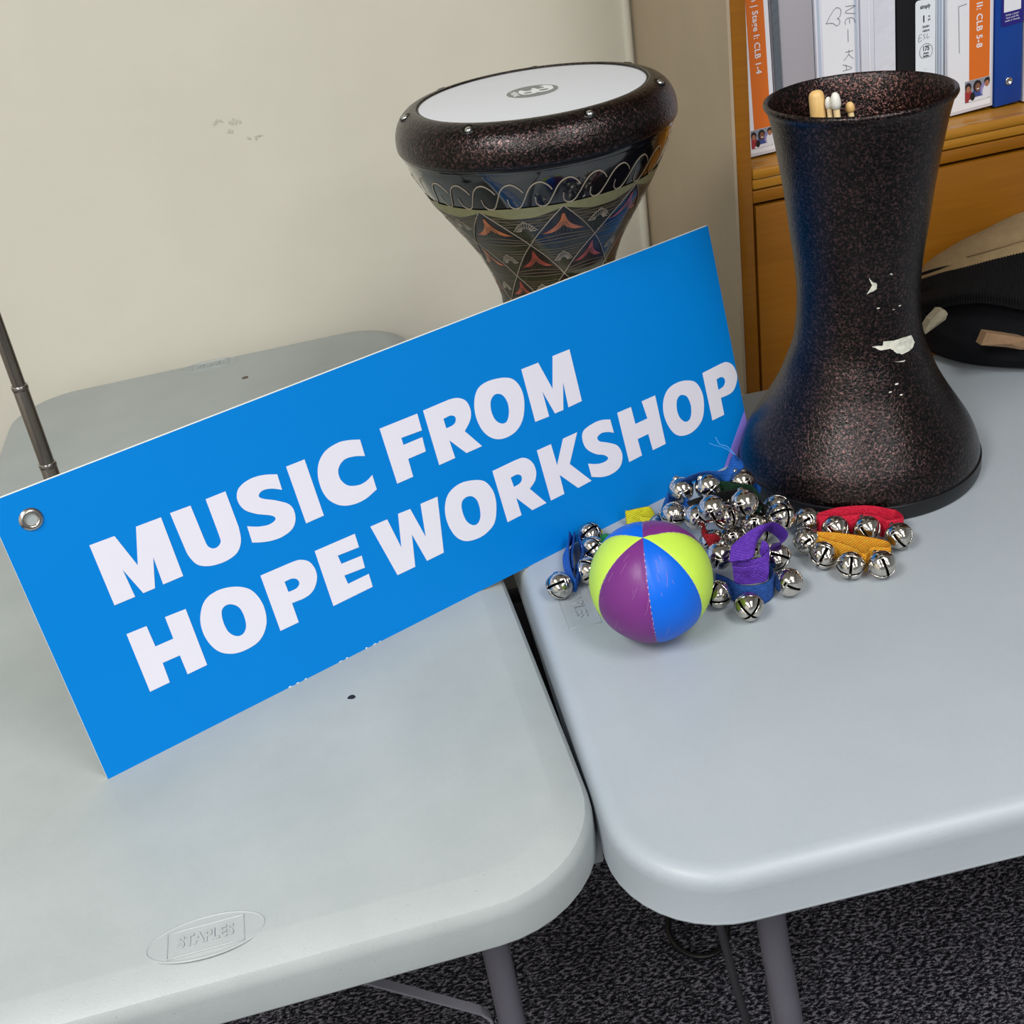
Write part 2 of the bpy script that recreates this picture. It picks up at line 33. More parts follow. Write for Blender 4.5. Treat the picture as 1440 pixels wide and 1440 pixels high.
BELLS={
 'left_blue':[(0.0455, 0.3532, 0.7545), (0.0998, 0.4313, 0.7545), (0.0948, 0.4029, 0.7545), (0.0799, 0.3665, 0.7545)],
 'red':[(0.3107, 0.3597, 0.755), (0.3302, 0.3339, 0.7545), (0.3579, 0.3208, 0.7545), (0.3791, 0.2963, 0.7545)],
 'orange':[(0.295, 0.325, 0.7545), (0.2989, 0.2962, 0.7545), (0.3149, 0.2693, 0.7545), (0.3418, 0.2586, 0.7545)],
 'purple':[(0.2526, 0.2982, 0.764), (0.1994, 0.3116, 0.772), (0.2344, 0.3327, 0.7545)],
 'front_blue':[(0.2019, 0.2457, 0.7545), (0.2512, 0.267, 0.7545), (0.1822, 0.2765, 0.7545)],
 'upper_blue':[(0.1988, 0.4187, 0.7896), (0.2242, 0.406, 0.7944), (0.1821, 0.397, 0.776), (0.2594, 0.4049, 0.7909)],
 'green':[(0.2392, 0.3437, 0.8039), (0.284, 0.3698, 0.7725), (0.2619, 0.3649, 0.7547), (0.2422, 0.4127, 0.7688)],
 'black':[(0.2077, 0.3502, 0.8021), (0.2754, 0.3383, 0.7831), (0.2497, 0.3474, 0.774), (0.2577, 0.3934, 0.7542)],
 'pile_red':[(0.1999, 0.3741, 0.781), (0.206, 0.3495, 0.7628), (0.2256, 0.3611, 0.7822), (0.2321, 0.3624, 0.7542)],
}
STRAPS={'left_blue':[[((0.0779,0.4318,0.764),(0.0838,0.4422,0.743)),((0.069,0.3995,0.764),(0.0673,0.4239,0.743)),((0.0628,0.3718,0.764),(0.0603,0.3938,0.743)),((0.0613,0.3546,0.762),(0.06,0.3637,0.744)),((0.0625,0.35,0.76),(0.0603,0.3545,0.7412)),((0.0685,0.3618,0.762),(0.0648,0.3607,0.7412)),((0.0753,0.3768,0.764),(0.0729,0.3832,0.742)),((0.0824,0.3922,0.764),(0.0796,0.3997,0.742)),((0.0844,0.408,0.764),(0.0842,0.4161,0.743)),((0.0848,0.4193,0.764),(0.087,0.4314,0.744)),((0.0886,0.4268,0.764),(0.0914,0.4433,0.744))],[((0.0826,0.4296,0.764),(0.0858,0.4432,0.745)),((0.0756,0.4053,0.764),(0.0754,0.4236,0.745)),((0.0692,0.3861,0.764),(0.0694,0.404,0.745)),((0.0649,0.3677,0.762),(0.0642,0.3781,0.745))]],'red':[[((0.3173,0.3532,0.764),(0.3173,0.3532,0.741)),((0.3377,0.3416,0.764),(0.3377,0.3416,0.741)),((0.3602,0.3352,0.764),(0.3602,0.3352,0.741)),((0.3736,0.3237,0.764),(0.3736,0.3237,0.741)),((0.3766,0.3149,0.764),(0.3766,0.3149,0.741)),((0.3844,0.3129,0.764),(0.3844,0.3129,0.741)),((0.3927,0.3146,0.764),(0.3927,0.3146,0.741)),((0.3921,0.3274,0.764),(0.3921,0.3274,0.741)),((0.3897,0.3303,0.764),(0.3897,0.3303,0.741)),((0.3725,0.347,0.764),(0.3725,0.347,0.741)),((0.3449,0.3565,0.764),(0.3449,0.3565,0.741)),((0.3226,0.3558,0.764),(0.3226,0.3558,0.741))]],'orange':[[((0.3026,0.329,0.762),(0.3026,0.329,0.741)),((0.3206,0.3189,0.762),(0.3206,0.3189,0.741)),((0.3414,0.3024,0.762),(0.3414,0.3024,0.741)),((0.3592,0.2835,0.762),(0.3592,0.2835,0.741)),((0.3565,0.2732,0.762),(0.3565,0.2732,0.741)),((0.3474,0.2775,0.762),(0.3474,0.2775,0.741)),((0.3402,0.2801,0.762),(0.3402,0.2801,0.741)),((0.3309,0.2726,0.762),(0.3309,0.2726,0.741)),((0.3275,0.2844,0.762),(0.3275,0.2844,0.741)),((0.3194,0.2981,0.762),(0.3194,0.2981,0.741)),((0.3101,0.31,0.762),(0.3101,0.31,0.741)),((0.303,0.3216,0.762),(0.303,0.3216,0.741))]],'front_blue':[[((0.1889,0.2962,0.764),(0.1889,0.2962,0.741)),((0.1957,0.2861,0.764),(0.1957,0.2861,0.741)),((0.2022,0.2703,0.764),(0.2022,0.2703,0.741)),((0.2121,0.2636,0.764),(0.2121,0.2636,0.741)),((0.2243,0.2626,0.764),(0.2243,0.2626,0.741)),((0.2344,0.2687,0.764),(0.2344,0.2687,0.741)),((0.2404,0.2799,0.764),(0.2404,0.2799,0.741)),((0.2405,0.2892,0.764),(0.2405,0.2892,0.741))]],'purple':[[((0.2034,0.2886,0.796),(0.195,0.2736,0.79)),((0.2116,0.2928,0.798),(0.2019,0.2719,0.79)),((0.2225,0.2979,0.8),(0.2163,0.2703,0.79)),((0.2324,0.3004,0.802),(0.2254,0.283,0.792)),((0.2416,0.3012,0.803),(0.235,0.2986,0.79)),((0.252,0.2997,0.803),(0.2486,0.3141,0.786)),((0.2574,0.2921,0.8),(0.2552,0.3114,0.782)),((0.2595,0.2871,0.795),(0.2597,0.3066,0.776)),((0.2542,0.2854,0.79),(0.2559,0.3032,0.774)),((0.2431,0.288,0.786),(0.247,0.3035,0.77))],[((0.2011,0.2828,0.786),(0.2001,0.2763,0.762)),((0.211,0.2762,0.786),(0.2079,0.2712,0.762)),((0.223,0.2737,0.786),(0.2198,0.2682,0.762)),((0.2311,0.2748,0.788),(0.2282,0.2674,0.763)),((0.2375,0.2808,0.79),(0.2301,0.2676,0.768)),((0.2366,0.2848,0.794),(0.2334,0.2813,0.776)),((0.2329,0.2863,0.796),(0.2287,0.2825,0.784))],[((0.1952,0.2659,0.79),(0.1962,0.2659,0.783)),((0.2047,0.2601,0.79),(0.2052,0.2609,0.783)),((0.2183,0.2594,0.79),(0.2183,0.2588,0.783))]],'upper_blue':[[((0.1663,0.4023,0.77),(0.178,0.419,0.756)),((0.1745,0.4101,0.78),(0.185,0.4218,0.764)),((0.1852,0.4179,0.792),(0.1958,0.4301,0.774)),((0.1937,0.4146,0.802),(0.2037,0.4331,0.785)),((0.2086,0.4123,0.808),(0.2152,0.4305,0.79)),((0.2234,0.4105,0.81),(0.2331,0.4266,0.792)),((0.2351,0.4041,0.81),(0.239,0.4136,0.792)),((0.2452,0.4058,0.81),(0.2449,0.4074,0.792)),((0.2535,0.4124,0.818),(0.2552,0.4093,0.792)),((0.2569,0.4118,0.82),(0.2651,0.4142,0.796)),((0.2567,0.4068,0.82),(0.2667,0.4162,0.805))],[((0.1944,0.4253,0.785),(0.1947,0.427,0.774)),((0.198,0.4137,0.785),(0.1986,0.4141,0.774)),((0.2022,0.402,0.785),(0.2021,0.4005,0.774))],[((0.2726,0.4115,0.785),(0.2728,0.4147,0.774)),((0.2754,0.4051,0.785),(0.2748,0.4063,0.774)),((0.2764,0.3947,0.785),(0.2771,0.4002,0.774))]],'green':[[((0.231,0.4074,0.798),(0.2333,0.413,0.78)),((0.2414,0.3972,0.8),(0.2424,0.4024,0.782)),((0.2492,0.3872,0.8),(0.2516,0.3954,0.782)),((0.2613,0.3825,0.798),(0.2641,0.388,0.784)),((0.2629,0.3639,0.796),(0.2601,0.3638,0.784)),((0.2584,0.3478,0.792),(0.2527,0.355,0.778)),((0.2547,0.3535,0.786),(0.2496,0.359,0.774))]],'black':[[((0.1959,0.3934,0.79),(0.2035,0.388,0.774)),((0.2027,0.3888,0.794),(0.2106,0.388,0.776)),((0.2127,0.3836,0.798),(0.221,0.39,0.78)),((0.228,0.3775,0.802),(0.2345,0.3844,0.786)),((0.243,0.3711,0.804),(0.2459,0.3786,0.79)),((0.2534,0.3596,0.804),(0.2568,0.3638,0.79)),((0.2588,0.3483,0.798),(0.2618,0.3597,0.782)),((0.2615,0.3431,0.79),(0.2618,0.3519,0.776))],[((0.2571,0.3527,0.796),(0.26,0.3579,0.786)),((0.2649,0.347,0.792),(0.2613,0.353,0.782))]],'pile_red':[[((0.1886,0.3684,0.78),(0.1961,0.3859,0.764)),((0.1964,0.3666,0.786),(0.2024,0.3635,0.77)),((0.2004,0.3593,0.782),(0.2042,0.3593,0.768)),((0.1931,0.3427,0.782),(0.1984,0.3378,0.768)),((0.2041,0.3358,0.782),(0.206,0.3397,0.768)),((0.2078,0.3294,0.78),(0.2103,0.3387,0.77))]],'yellow':[[((0.1461,0.4532,0.76),(0.1461,0.4532,0.741)),((0.1474,0.4513,0.76),(0.1474,0.4513,0.741)),((0.1607,0.4508,0.76),(0.1607,0.4508,0.741)),((0.1715,0.4483,0.76),(0.1715,0.4483,0.741)),((0.1713,0.4313,0.76),(0.1713,0.4313,0.741)),((0.1665,0.4276,0.76),(0.1665,0.4276,0.741)),((0.1567,0.4347,0.76),(0.1567,0.4347,0.741))]],'back_green':[[((0.1037,0.4149,0.756),(0.1037,0.4149,0.741)),((0.1093,0.422,0.756),(0.1093,0.422,0.741)),((0.1144,0.4233,0.756),(0.1144,0.4233,0.741)),((0.1197,0.4189,0.756),(0.1197,0.4189,0.741))]]}
CHIPS=[[(-93.3621,0.1722),(-62.0849,0.1687),(-58.1429,0.1594),(-62.8835,0.1554),(-76.0083,0.1539),(-83.4192,0.1592),(-87.3969,0.1638),(-96.0817,0.1635),(-103.9608,0.1686),(-94.5826,0.1679)],[(-107.1037,0.2424),(-104.2146,0.2371),(-100.0924,0.234),(-99.8704,0.229),(-108.9315,0.2241),(-104.8274,0.2305),(-104.5077,0.2346)],[(-88.5382,0.2417),(-86.8864,0.2425),(-85.766,0.2405)],[(-84.7868,0.1492),(-73.4002,0.1473),(-75.0284,0.1463)]]
JACKET={'a':[(0.6285,0.7279,0.741),(0.629,0.7012,0.741),(0.6333,0.673,0.741),(0.6458,0.6433,0.741),(0.6622,0.6216,0.741),(0.6814,0.6057,0.741),(0.7015,0.5917,0.741),(0.7351,0.57,0.741),(0.7715,0.5536,0.741),(0.8098,0.5408,0.741)],'b':[(0.6176,0.7099,0.7753),(0.6177,0.6832,0.7782),(0.6218,0.655,0.7723),(0.6338,0.6253,0.7693),(0.6496,0.6036,0.7694),(0.6683,0.5877,0.7685),(0.6878,0.5737,0.7685),(0.7202,0.552,0.7705),(0.7553,0.5356,0.7725),(0.7922,0.5228,0.7744)],'c':[(0.629,0.7319,0.7897),(0.6291,0.7052,0.797),(0.6324,0.677,0.8119),(0.6435,0.6473,0.8253),(0.6587,0.6256,0.8312),(0.6773,0.6097,0.8288),(0.697,0.5957,0.8238),(0.7299,0.574,0.8187),(0.766,0.5576,0.811),(0.8044,0.5448,0.8015)],'d':[(0.6191,0.7139,0.7952),(0.619,0.6872,0.8027),(0.622,0.659,0.8176),(0.6328,0.6293,0.831),(0.6476,0.6076,0.837),(0.6658,0.5917,0.8349),(0.6851,0.5777,0.83),(0.7173,0.556,0.8251),(0.7527,0.5396,0.8177),(0.7905,0.5268,0.8084)],'e':[(0.6422,0.7579,0.8156),(0.6422,0.7312,0.8282),(0.6456,0.703,0.8421),(0.6569,0.6733,0.8556),(0.672,0.6516,0.8655),(0.69,0.6357,0.8729),(0.7087,0.6217,0.8803),(0.74,0.6,0.8889),(0.7741,0.5836,0.8943),(0.8103,0.5708,0.8973)],'g':[(0.6727,0.8129,0.7912),(0.6731,0.7862,0.8088),(0.6767,0.758,0.8366),(0.6883,0.7283,0.8641),(0.7038,0.7066,0.882),(0.7221,0.6907,0.8963),(0.7412,0.6767,0.9069),(0.7734,0.655,0.9185),(0.8089,0.6386,0.9225),(0.847,0.6258,0.9198)]}
TABS=[[(0.5706,0.6,0.8157),(0.5783,0.6,0.8282),(0.5903,0.6,0.8382),(0.597,0.6,0.8367),(0.6001,0.6,0.8319),(0.5976,0.6,0.8249),(0.5873,0.6,0.8196),(0.5723,0.6,0.8119)],[(0.6289,0.572,0.7952),(0.635,0.572,0.81),(0.6601,0.572,0.8011),(0.6919,0.572,0.789),(0.6931,0.572,0.7752),(0.6813,0.572,0.7775),(0.6613,0.572,0.7854)]]
HANDWRITING=[[(0.0145,0.1453),(0.0213,0.1547),(0.0267,0.1604),(0.0307,0.1612),(0.0345,0.1582),(0.0345,0.1535),(0.0321,0.1493),(0.0296,0.1487),(0.0327,0.1463),(0.0323,0.1421),(0.0287,0.1403),(0.024,0.1439),(0.0193,0.1451),(0.0145,0.1453)],[(0.0408,0.1604),(0.0543,0.1588),(0.0415,0.1549),(0.0422,0.1523),(0.0536,0.1499)],[(0.0536,0.1391),(0.0516,0.1439),(0.0482,0.1459),(0.0428,0.1459),(0.0399,0.1433),(0.0404,0.1391)],[(0.0458,0.1451),(0.0458,0.1397)],[(0.0432,0.1332),(0.0432,0.1182)],[(0.0391,0.1063),(0.0496,0.1063)],[(0.0439,0.1084),(0.0435,0.1033),(0.0368,0.0967)],[(0.0435,0.1027),(0.0496,0.0964)],[(0.0348,0.092),(0.0476,0.0856),(0.0348,0.0842)],[(0.0395,0.0914),(0.0399,0.0844)]]
# ---------------------------------------------------------------- camera, world, lights, exposure
T=0.74                                   # table height
cd=bpy.data.cameras.new('camera'); cam=bpy.data.objects.new('camera',cd); SC.collection.objects.link(cam)
cd.sensor_width=36; cd.lens=CAM_F/1440*36; cd.clip_start=.02
r,u,w=Vector(CAM_R),Vector(CAM_U),Vector(CAM_W)
M4=Matrix((( r.x,u.x,-w.x,CAM_LOC[0]),(r.y,u.y,-w.y,CAM_LOC[1]),(r.z,u.z,-w.z,CAM_LOC[2]),(0,0,0,1)))
cam.matrix_world=M4
SC.camera=cam
wd=bpy.data.worlds.new('room_light'); SC.world=wd; wd.use_nodes=True
wd.node_tree.nodes['Background'].inputs[0].default_value=(.80,.84,.88,1)
wd.node_tree.nodes['Background'].inputs[1].default_value=.18
def area(name,loc,sx,sy,power,col=(1,.97,.93),target=None):
    l=bpy.data.lights.new(name,'AREA'); l.shape='RECTANGLE'; l.size=sx; l.size_y=sy; l.energy=power; l.color=col
    o=bpy.data.objects.new(name,l); o.location=loc; SC.collection.objects.link(o)
    return o
area('ceiling_lamp_light',(-1.15,-.90,2.66),.6,1.2,37,(1,.985,.96))
area('ceiling_lamp_light',(.75,-1.05,2.66),.6,1.2,23,(1,.985,.96))
area('ceiling_lamp_light',(-1.15,-3.1,2.66),.6,1.2,33,(1,.985,.96))
area('ceiling_lamp_light',(1.0,-3.1,2.66),.6,1.2,21,(1,.985,.96))
SC.view_settings.view_transform='Standard'; SC.view_settings.look='None'
SC.view_settings.gamma=1; SC.view_settings.use_curve_mapping=False
SC.view_settings.exposure=0.63

# ---------------------------------------------------------------- helpers
def lin(h):
    if isinstance(h,str): h=tuple(int(h[i:i+2],16) for i in (0,2,4))
    return tuple((c/255/12.92 if c/255<.04045 else ((c/255+.055)/1.055)**2.4) for c in h)+(1,)
class NT:
    def __init__(s,name):
        s.m=bpy.data.materials.new(name); s.m.use_nodes=True; s.t=s.m.node_tree; s.b=s.t.nodes['Principled BSDF']
        s.co=None
    def n(s,typ,**k):
        x=s.t.nodes.new(typ)
        for a,v in k.items(): setattr(x,a,v)
        return x
    def l(s,a,b): s.t.links.new(a,b)
    def coord(s,kind='Object'):
        if s.co is None: s.co=s.n('ShaderNodeTexCoord')
        return s.co.outputs[kind]
    def noise(s,scale,detail=3,rough=.5,coord=None,vec_scale=None):
        x=s.n('ShaderNodeTexNoise'); x.inputs['Scale'].default_value=scale; x.inputs['Detail'].default_value=detail; x.inputs['Roughness'].default_value=rough
        c=coord or s.coord()
        if vec_scale:
            mp=s.n('ShaderNodeMapping'); mp.inputs['Scale'].default_value=vec_scale; s.l(c,mp.inputs['Vector']); c=mp.outputs[0]
        s.l(c,x.inputs['Vector']); return x
    def ramp(s,fac,stops,interp='LINEAR'):
        x=s.n('ShaderNodeValToRGB'); cr=x.color_ramp; cr.interpolation=interp
        while len(cr.elements)<len(stops): cr.elements.new(.5)
        for e,(p,c) in zip(cr.elements,stops): e.position=p; e.color=c if len(c)==4 else tuple(c)+(1,)
        s.l(fac,x.inputs['Fac']); return x.outputs['Color']
    def bump(s,h,strength,dist,normal=None):
        x=s.n('ShaderNodeBump'); x.inputs['Strength'].default_value=strength; x.inputs['Distance'].default_value=dist
        s.l(h,x.inputs['Height'])
        if normal: s.l(normal,x.inputs['Normal'])
        s.l(x.outputs[0],s.b.inputs['Normal']); return x.outputs[0]
def simple(name,col,rough=.5,metal=0,coat=0,spec=None,var=.06,vscale=30,bump=0,bscale=400,bdist=.0005,cr=.1):
    q=NT(name); b=q.b; c=lin(col) if isinstance(col,(str,)) or max(col)>1.5 else tuple(col)[:3]+(1,)
    b.inputs['Roughness'].default_value=rough; b.inputs['Metallic'].default_value=metal
    b.inputs['Coat Weight'].default_value=coat; b.inputs['Coat Roughness'].default_value=cr
    if spec is not None: b.inputs['Specular IOR Level'].default_value=spec
    if var:
        n=q.noise(vscale,4,.6)
        q.l(q.ramp(n.outputs['Fac'],[(.25,tuple(x*(1-var) for x in c[:3])),(.75,tuple(min(1,x*(1+var)) for x in c[:3]))]),b.inputs['Base Color'])
    else: b.inputs['Base Color'].default_value=c
    if bump:
        n2=q.noise(bscale,2,.5); q.bump(n2.outputs['Fac'],bump,bdist)
    return q.m
def link(o,parent=None):
    SC.collection.objects.link(o)
    if parent is not None: o.parent=parent
    return o
def mesh(name,verts,faces,mat,parent=None,smooth=False,mi=None,auto=None):
    me=bpy.data.meshes.new(name); me.from_pydata([tuple(v) for v in verts],[],faces)
    mats=mat if isinstance(mat,(list,tuple)) else [mat]
    for m in mats: me.materials.append(m)
    if mi: me.polygons.foreach_set('material_index',mi)
    me.update()
    if smooth: me.polygons.foreach_set('use_smooth',[True]*len(me.polygons))
    if auto: me.set_sharp_from_angle(angle=math.radians(auto))
    o=bpy.data.objects.new(name,me); return link(o,parent)
def bm_obj(name,bm,mat,parent=None,smooth=False,auto=None):
    bmesh.ops.recalc_face_normals(bm,faces=bm.faces)
    me=bpy.data.meshes.new(name); bm.to_mesh(me); bm.free()
    mats=mat if isinstance(mat,(list,tuple)) else [mat]
    for m in mats: me.materials.append(m)
    if smooth: me.polygons.foreach_set('use_smooth',[True]*len(me.polygons))
    if auto: me.set_sharp_from_angle(angle=math.radians(auto))
    return link(bpy.data.objects.new(name,me),parent)
def empty(name,loc=(0,0,0),rot=(0,0,0)):
    o=bpy.data.objects.new(name,None); o.location=loc; o.rotation_euler=rot; o.empty_display_size=.03
    SC.collection.objects.link(o); return o
def tag(o,label=None,cat=None,group=None,kind=None):
    if label: o['label']=label
    if cat: o['category']=cat
    if group: o['group']=group
    if kind: o['kind']=kind
    return o
def box_bm(bm,x0,x1,y0,y1,z0,z1,bev=0,seg=2):
    g=bmesh.ops.create_cube(bm,size=1)
    vs=g['verts']
    for v in vs: v.co=Vector(((x0+x1)/2+v.co.x*(x1-x0),(y0+y1)/2+v.co.y*(y1-y0),(z0+z1)/2+v.co.z*(z1-z0)))
    if bev:
        es=list({e for v in vs for e in v.link_edges})
        bmesh.ops.bevel(bm,geom=es,offset=bev,segments=seg,affect='EDGES',profile=.5)
def box(name,x0,x1,y0,y1,z0,z1,mat,parent=None,bev=0,seg=2):
    bm=bmesh.new(); box_bm(bm,x0,x1,y0,y1,z0,z1,bev,seg)
    return bm_obj(name,bm,mat,parent,smooth=bool(bev),auto=35 if bev else None)
def lathe(prof,n=96,closed=False):
    """profile (r,z) list -> verts, faces"""
    V=[];F=[]
    for r_,z in prof:
        for i in range(n):
            a=2*PI*i/n; V.append((r_*math.cos(a),r_*math.sin(a),z))
    for j in range(len(prof)-1):
        for i in range(n):
            k=(i+1)%n; F.append((j*n+i,j*n+k,(j+1)*n+k,(j+1)*n+i))
    if closed=='caps':
        F.append(tuple(range(n))[::-1]); F.append(tuple((len(prof)-1)*n+i for i in range(n)))
    return V,F
def smooth_prof(pts,n=8):
    """Catmull-Rom through (r,z) points"""
    P=[Vector(p) for p in pts]; o=[]
    for i in range(len(P)-1):
        a=P[i-1] if i else P[0]*2-P[1]; b=P[i]; c=P[i+1]; d=P[i+2] if i+2<len(P) else P[i+1]*2-P[i]
        for k in range(n):
            t=k/n; o.append(.5*((2*b)+(c-a)*t+(2*a-5*b+4*c-d)*t*t+(3*b-a-3*c+d)*t**3))
    o.append(P[-1]); return [tuple(v) for v in o]
def cat3(P,n=6,closed=False):
    P=[Vector(p) for p in P]; o=[]; N=len(P)
    for i in range(N if closed else N-1):
        if closed: a,b,c,d=P[i-1],P[i],P[(i+1)%N],P[(i+2)%N]
        else: a=P[i-1] if i else P[0]*2-P[1]; b=P[i]; c=P[i+1]; d=P[i+2] if i+2<N else P[i+1]*2-P[i]
        for k in range(n):
            t=k/n; o.append(.5*((2*b)+(c-a)*t+(2*a-5*b+4*c-d)*t*t+(3*b-a-3*c+d)*t**3))
    if not closed: o.append(P[-1])
    return o
def tube(name,pts,rad,mat,parent=None,n=12,radii=None,smooth_n=0,caps=True):
    P=[Vector(p) for p in pts]
    if smooth_n: P=cat3(P,smooth_n)
    rs=radii or [rad]*len(P)
    if len(rs)!=len(P): rs=[rad]*len(P)
    V=[];F=[]; prev=None
    for i,p in enumerate(P):
        t=(P[min(i+1,len(P)-1)]-P[max(i-1,0)]).normalized()
        if prev is None:
            a=t.orthogonal().normalized()
        else:
            a=(prev-t*prev.dot(t)).normalized()
        prev=a; b=t.cross(a)
        for k in range(n):
            an=2*PI*k/n; V.append(p+(a*math.cos(an)+b*math.sin(an))*rs[i])
    for j in range(len(P)-1):
        for i in range(n):
            k=(i+1)%n; F.append((j*n+i,j*n+k,(j+1)*n+k,(j+1)*n+i))
    if caps:
        F.append(tuple(range(n))[::-1]); F.append(tuple((len(P)-1)*n+i for i in range(n)))
    return mesh(name,V,F,mat,parent,smooth=True,auto=50)
def fill2d(name,rings,mat,parent,O,E,V,thick=.0002,lift=0.0,bevel=0):
    """flat filled outline (with holes) laid on the plane O + s*E + t*V"""
    cu=bpy.data.curves.new(name,'CURVE'); cu.dimensions='2D'; cu.fill_mode='BOTH'; cu.extrude=thick/2
    if bevel: cu.bevel_depth=bevel; cu.bevel_resolution=1
    for rg in rings:
        sp=cu.splines.new('POLY'); sp.points.add(len(rg)-1)
        for p,(x,y) in zip(sp.points,rg): p.co=(x,y,0,1)
        sp.use_cyclic_u=True
    return curve_to(name,cu,mat,parent,O,E,V,lift+thick/2)
def curve_to(name,cu,mat,parent,O,E,V,lift):
    tmp=bpy.data.objects.new('tmp',cu); SC.collection.objects.link(tmp)
    dg=bpy.context.evaluated_depsgraph_get(); me=bpy.data.meshes.new_from_object(tmp.evaluated_get(dg))
    bpy.data.objects.remove(tmp); bpy.data.curves.remove(cu)
    E=Vector(E).normalized(); V=Vector(V).normalized(); N=E.cross(V); O=Vector(O)
    for v in me.vertices: v.co=O+E*v.co.x+V*v.co.y+N*(v.co.z+lift)
    me.materials.clear(); me.materials.append(mat)
    me.name=name
    return link(bpy.data.objects.new(name,me),parent)
def text(name,s,size,mat,parent,O,E,V,thick=.0002,lift=0,bold=0,align='CENTER',space=1,xs=1,bevel=0):
    cu=bpy.data.curves.new(name,'FONT'); cu.body=s; cu.size=size; cu.extrude=thick/2; cu.offset=bold; cu.align_x=align; cu.align_y='CENTER'
    cu.space_character=space; cu.resolution_u=3
    if bevel: cu.bevel_depth=bevel
    if xs!=1:
        E=Vector(E).normalized()
    o=curve_to(name,cu,mat,parent,O,E,V,lift+thick/2)
    if xs!=1:
        E=Vector(E).normalized(); OO=Vector(O)
        for v in o.data.vertices:
            d=(v.co-OO).dot(E); v.co+=E*d*(xs-1)
    return o
def stroke(name,lines,w,mat,parent,O,E,V,lift=.0003,width_end=.4):
    """thin flat pen strokes on a plane"""
    E=Vector(E).normalized(); V=Vector(V).normalized(); N=E.cross(V); O=Vector(O); vs=[];fs=[]
    for L in lines:
        P=[Vector((a,b)) for a,b in L]
        if len(P)>2: 
            P=[Vector((q.x,q.y)) for q in cat3([(a.x,a.y,0) for a in P],4)]
        b0=len(vs)
        for i,p in enumerate(P):
            t=(P[min(i+1,len(P)-1)]-P[max(i-1,0)]).normalized(); n=Vector((-t.y,t.x))*w/2
            for s in (1,-1): q=p+n*s; vs.append(O+E*q.x+V*q.y+N*lift)
        for i in range(len(P)-1): k=b0+2*i; fs.append((k,k+1,k+3,k+2))
    return mesh(name,vs,fs,mat,parent)

# ---------------------------------------------------------------- materials
def m_table(name,base,tint2,dirt):
    q=NT(name); b=q.b
    n=q.noise(7,5,.65); c1=lin(base); c2=lin(tint2)
    col=q.ramp(n.outputs['Fac'],[(.3,c1),(.7,c2)])
    n3=q.noise(600,2,.5); spk=q.ramp(n3.outputs['Fac'],[(.20+dirt,(0,0,0)),(.28+dirt,(1,1,1))])
    mx=q.n('ShaderNodeMix'); mx.data_type='RGBA'; mx.blend_type='MULTIPLY'; mx.inputs[0].default_value=.35
    q.l(col,mx.inputs[6]); q.l(spk,mx.inputs[7]); q.l(mx.outputs[2],b.inputs['Base Color'])
    b.inputs['Roughness'].default_value=.42; b.inputs['Specular IOR Level'].default_value=.45
    n2=q.noise(700,2,.6); n4=q.noise(60,3,.6)
    ad=q.n('ShaderNodeMath'); ad.operation='ADD'; q.l(n2.outputs['Fac'],ad.inputs[0]); q.l(n4.outputs['Fac'],ad.inputs[1])
    q.bump(ad.outputs[0],.35,.0004)
    return q.m
M={}
M['table_a']=m_table('grey_plastic_worn','979fa0','a2a9aa',.02)
M['table_b']=m_table('grey_plastic_clean','9ba4ab','a1a9b1',-.1)
M['leg']=simple('grey_powder_steel','6d6c76',.38,.2,bump=.1,bscale=900)
M['rod']=simple('dull_steel','5c5b60',.35,.7)
M['black']=simple('black_plastic','101012',.4)
M['wall']=simple('cream_wall_paint','d6d3c6',.6,var=.03,vscale=6,bump=.25,bscale=55,bdist=.0012)
M['smudge']=simple('wall_scuff','c2c0b1',.8,var=.1,vscale=80)
M['ceiling']=simple('ceiling_tile','dcdcd6',.9,var=.04)
def m_carpet():
    q=NT('charcoal_loop_carpet'); b=q.b; b.inputs['Roughness'].default_value=.95; b.inputs['Specular IOR Level'].default_value=.1
    c=q.coord()
    def streak(rot):
        mp=q.n('ShaderNodeMapping'); mp.inputs['Rotation'].default_value=(0,0,rot); mp.inputs['Scale'].default_value=(120,260,1); q.l(c,mp.inputs['Vector'])
        n=q.n('ShaderNodeTexNoise'); n.inputs['Scale'].default_value=1; n.inputs['Detail'].default_value=2; n.inputs['Roughness'].default_value=.6; q.l(mp.outputs[0],n.inputs['Vector']); return n.outputs['Fac']
    a=streak(.5); d=streak(-.85)
    ck=q.n('ShaderNodeTexVoronoi'); ck.inputs['Scale'].default_value=60; q.l(c,ck.inputs['Vector'])
    sel=q.ramp(ck.outputs['Color'],[(.45,(0,0,0)),(.5,(1,1,1))],'CONSTANT')
    mx=q.n('ShaderNodeMix'); mx.data_type='FLOAT'; q.l(sel,mx.inputs[0]); q.l(a,mx.inputs[2]); q.l(d,mx.inputs[3])
    fine=q.noise(520,2,.7)
    mu=q.n('ShaderNodeMath'); mu.operation='MULTIPLY_ADD'; mu.inputs[1].default_value=.45; q.l(fine.outputs['Fac'],mu.inputs[0]); q.l(mx.outputs[0],mu.inputs[2])
    q.l(q.ramp(mu.outputs[0],[(.64,lin('15141a')),(.74,lin('38373f')),(.85,lin('8d8b96'))]),b.inputs['Base Color'])
    q.bump(mu.outputs[0],.9,.005)
    return q.m
M['carpet']=m_carpet()
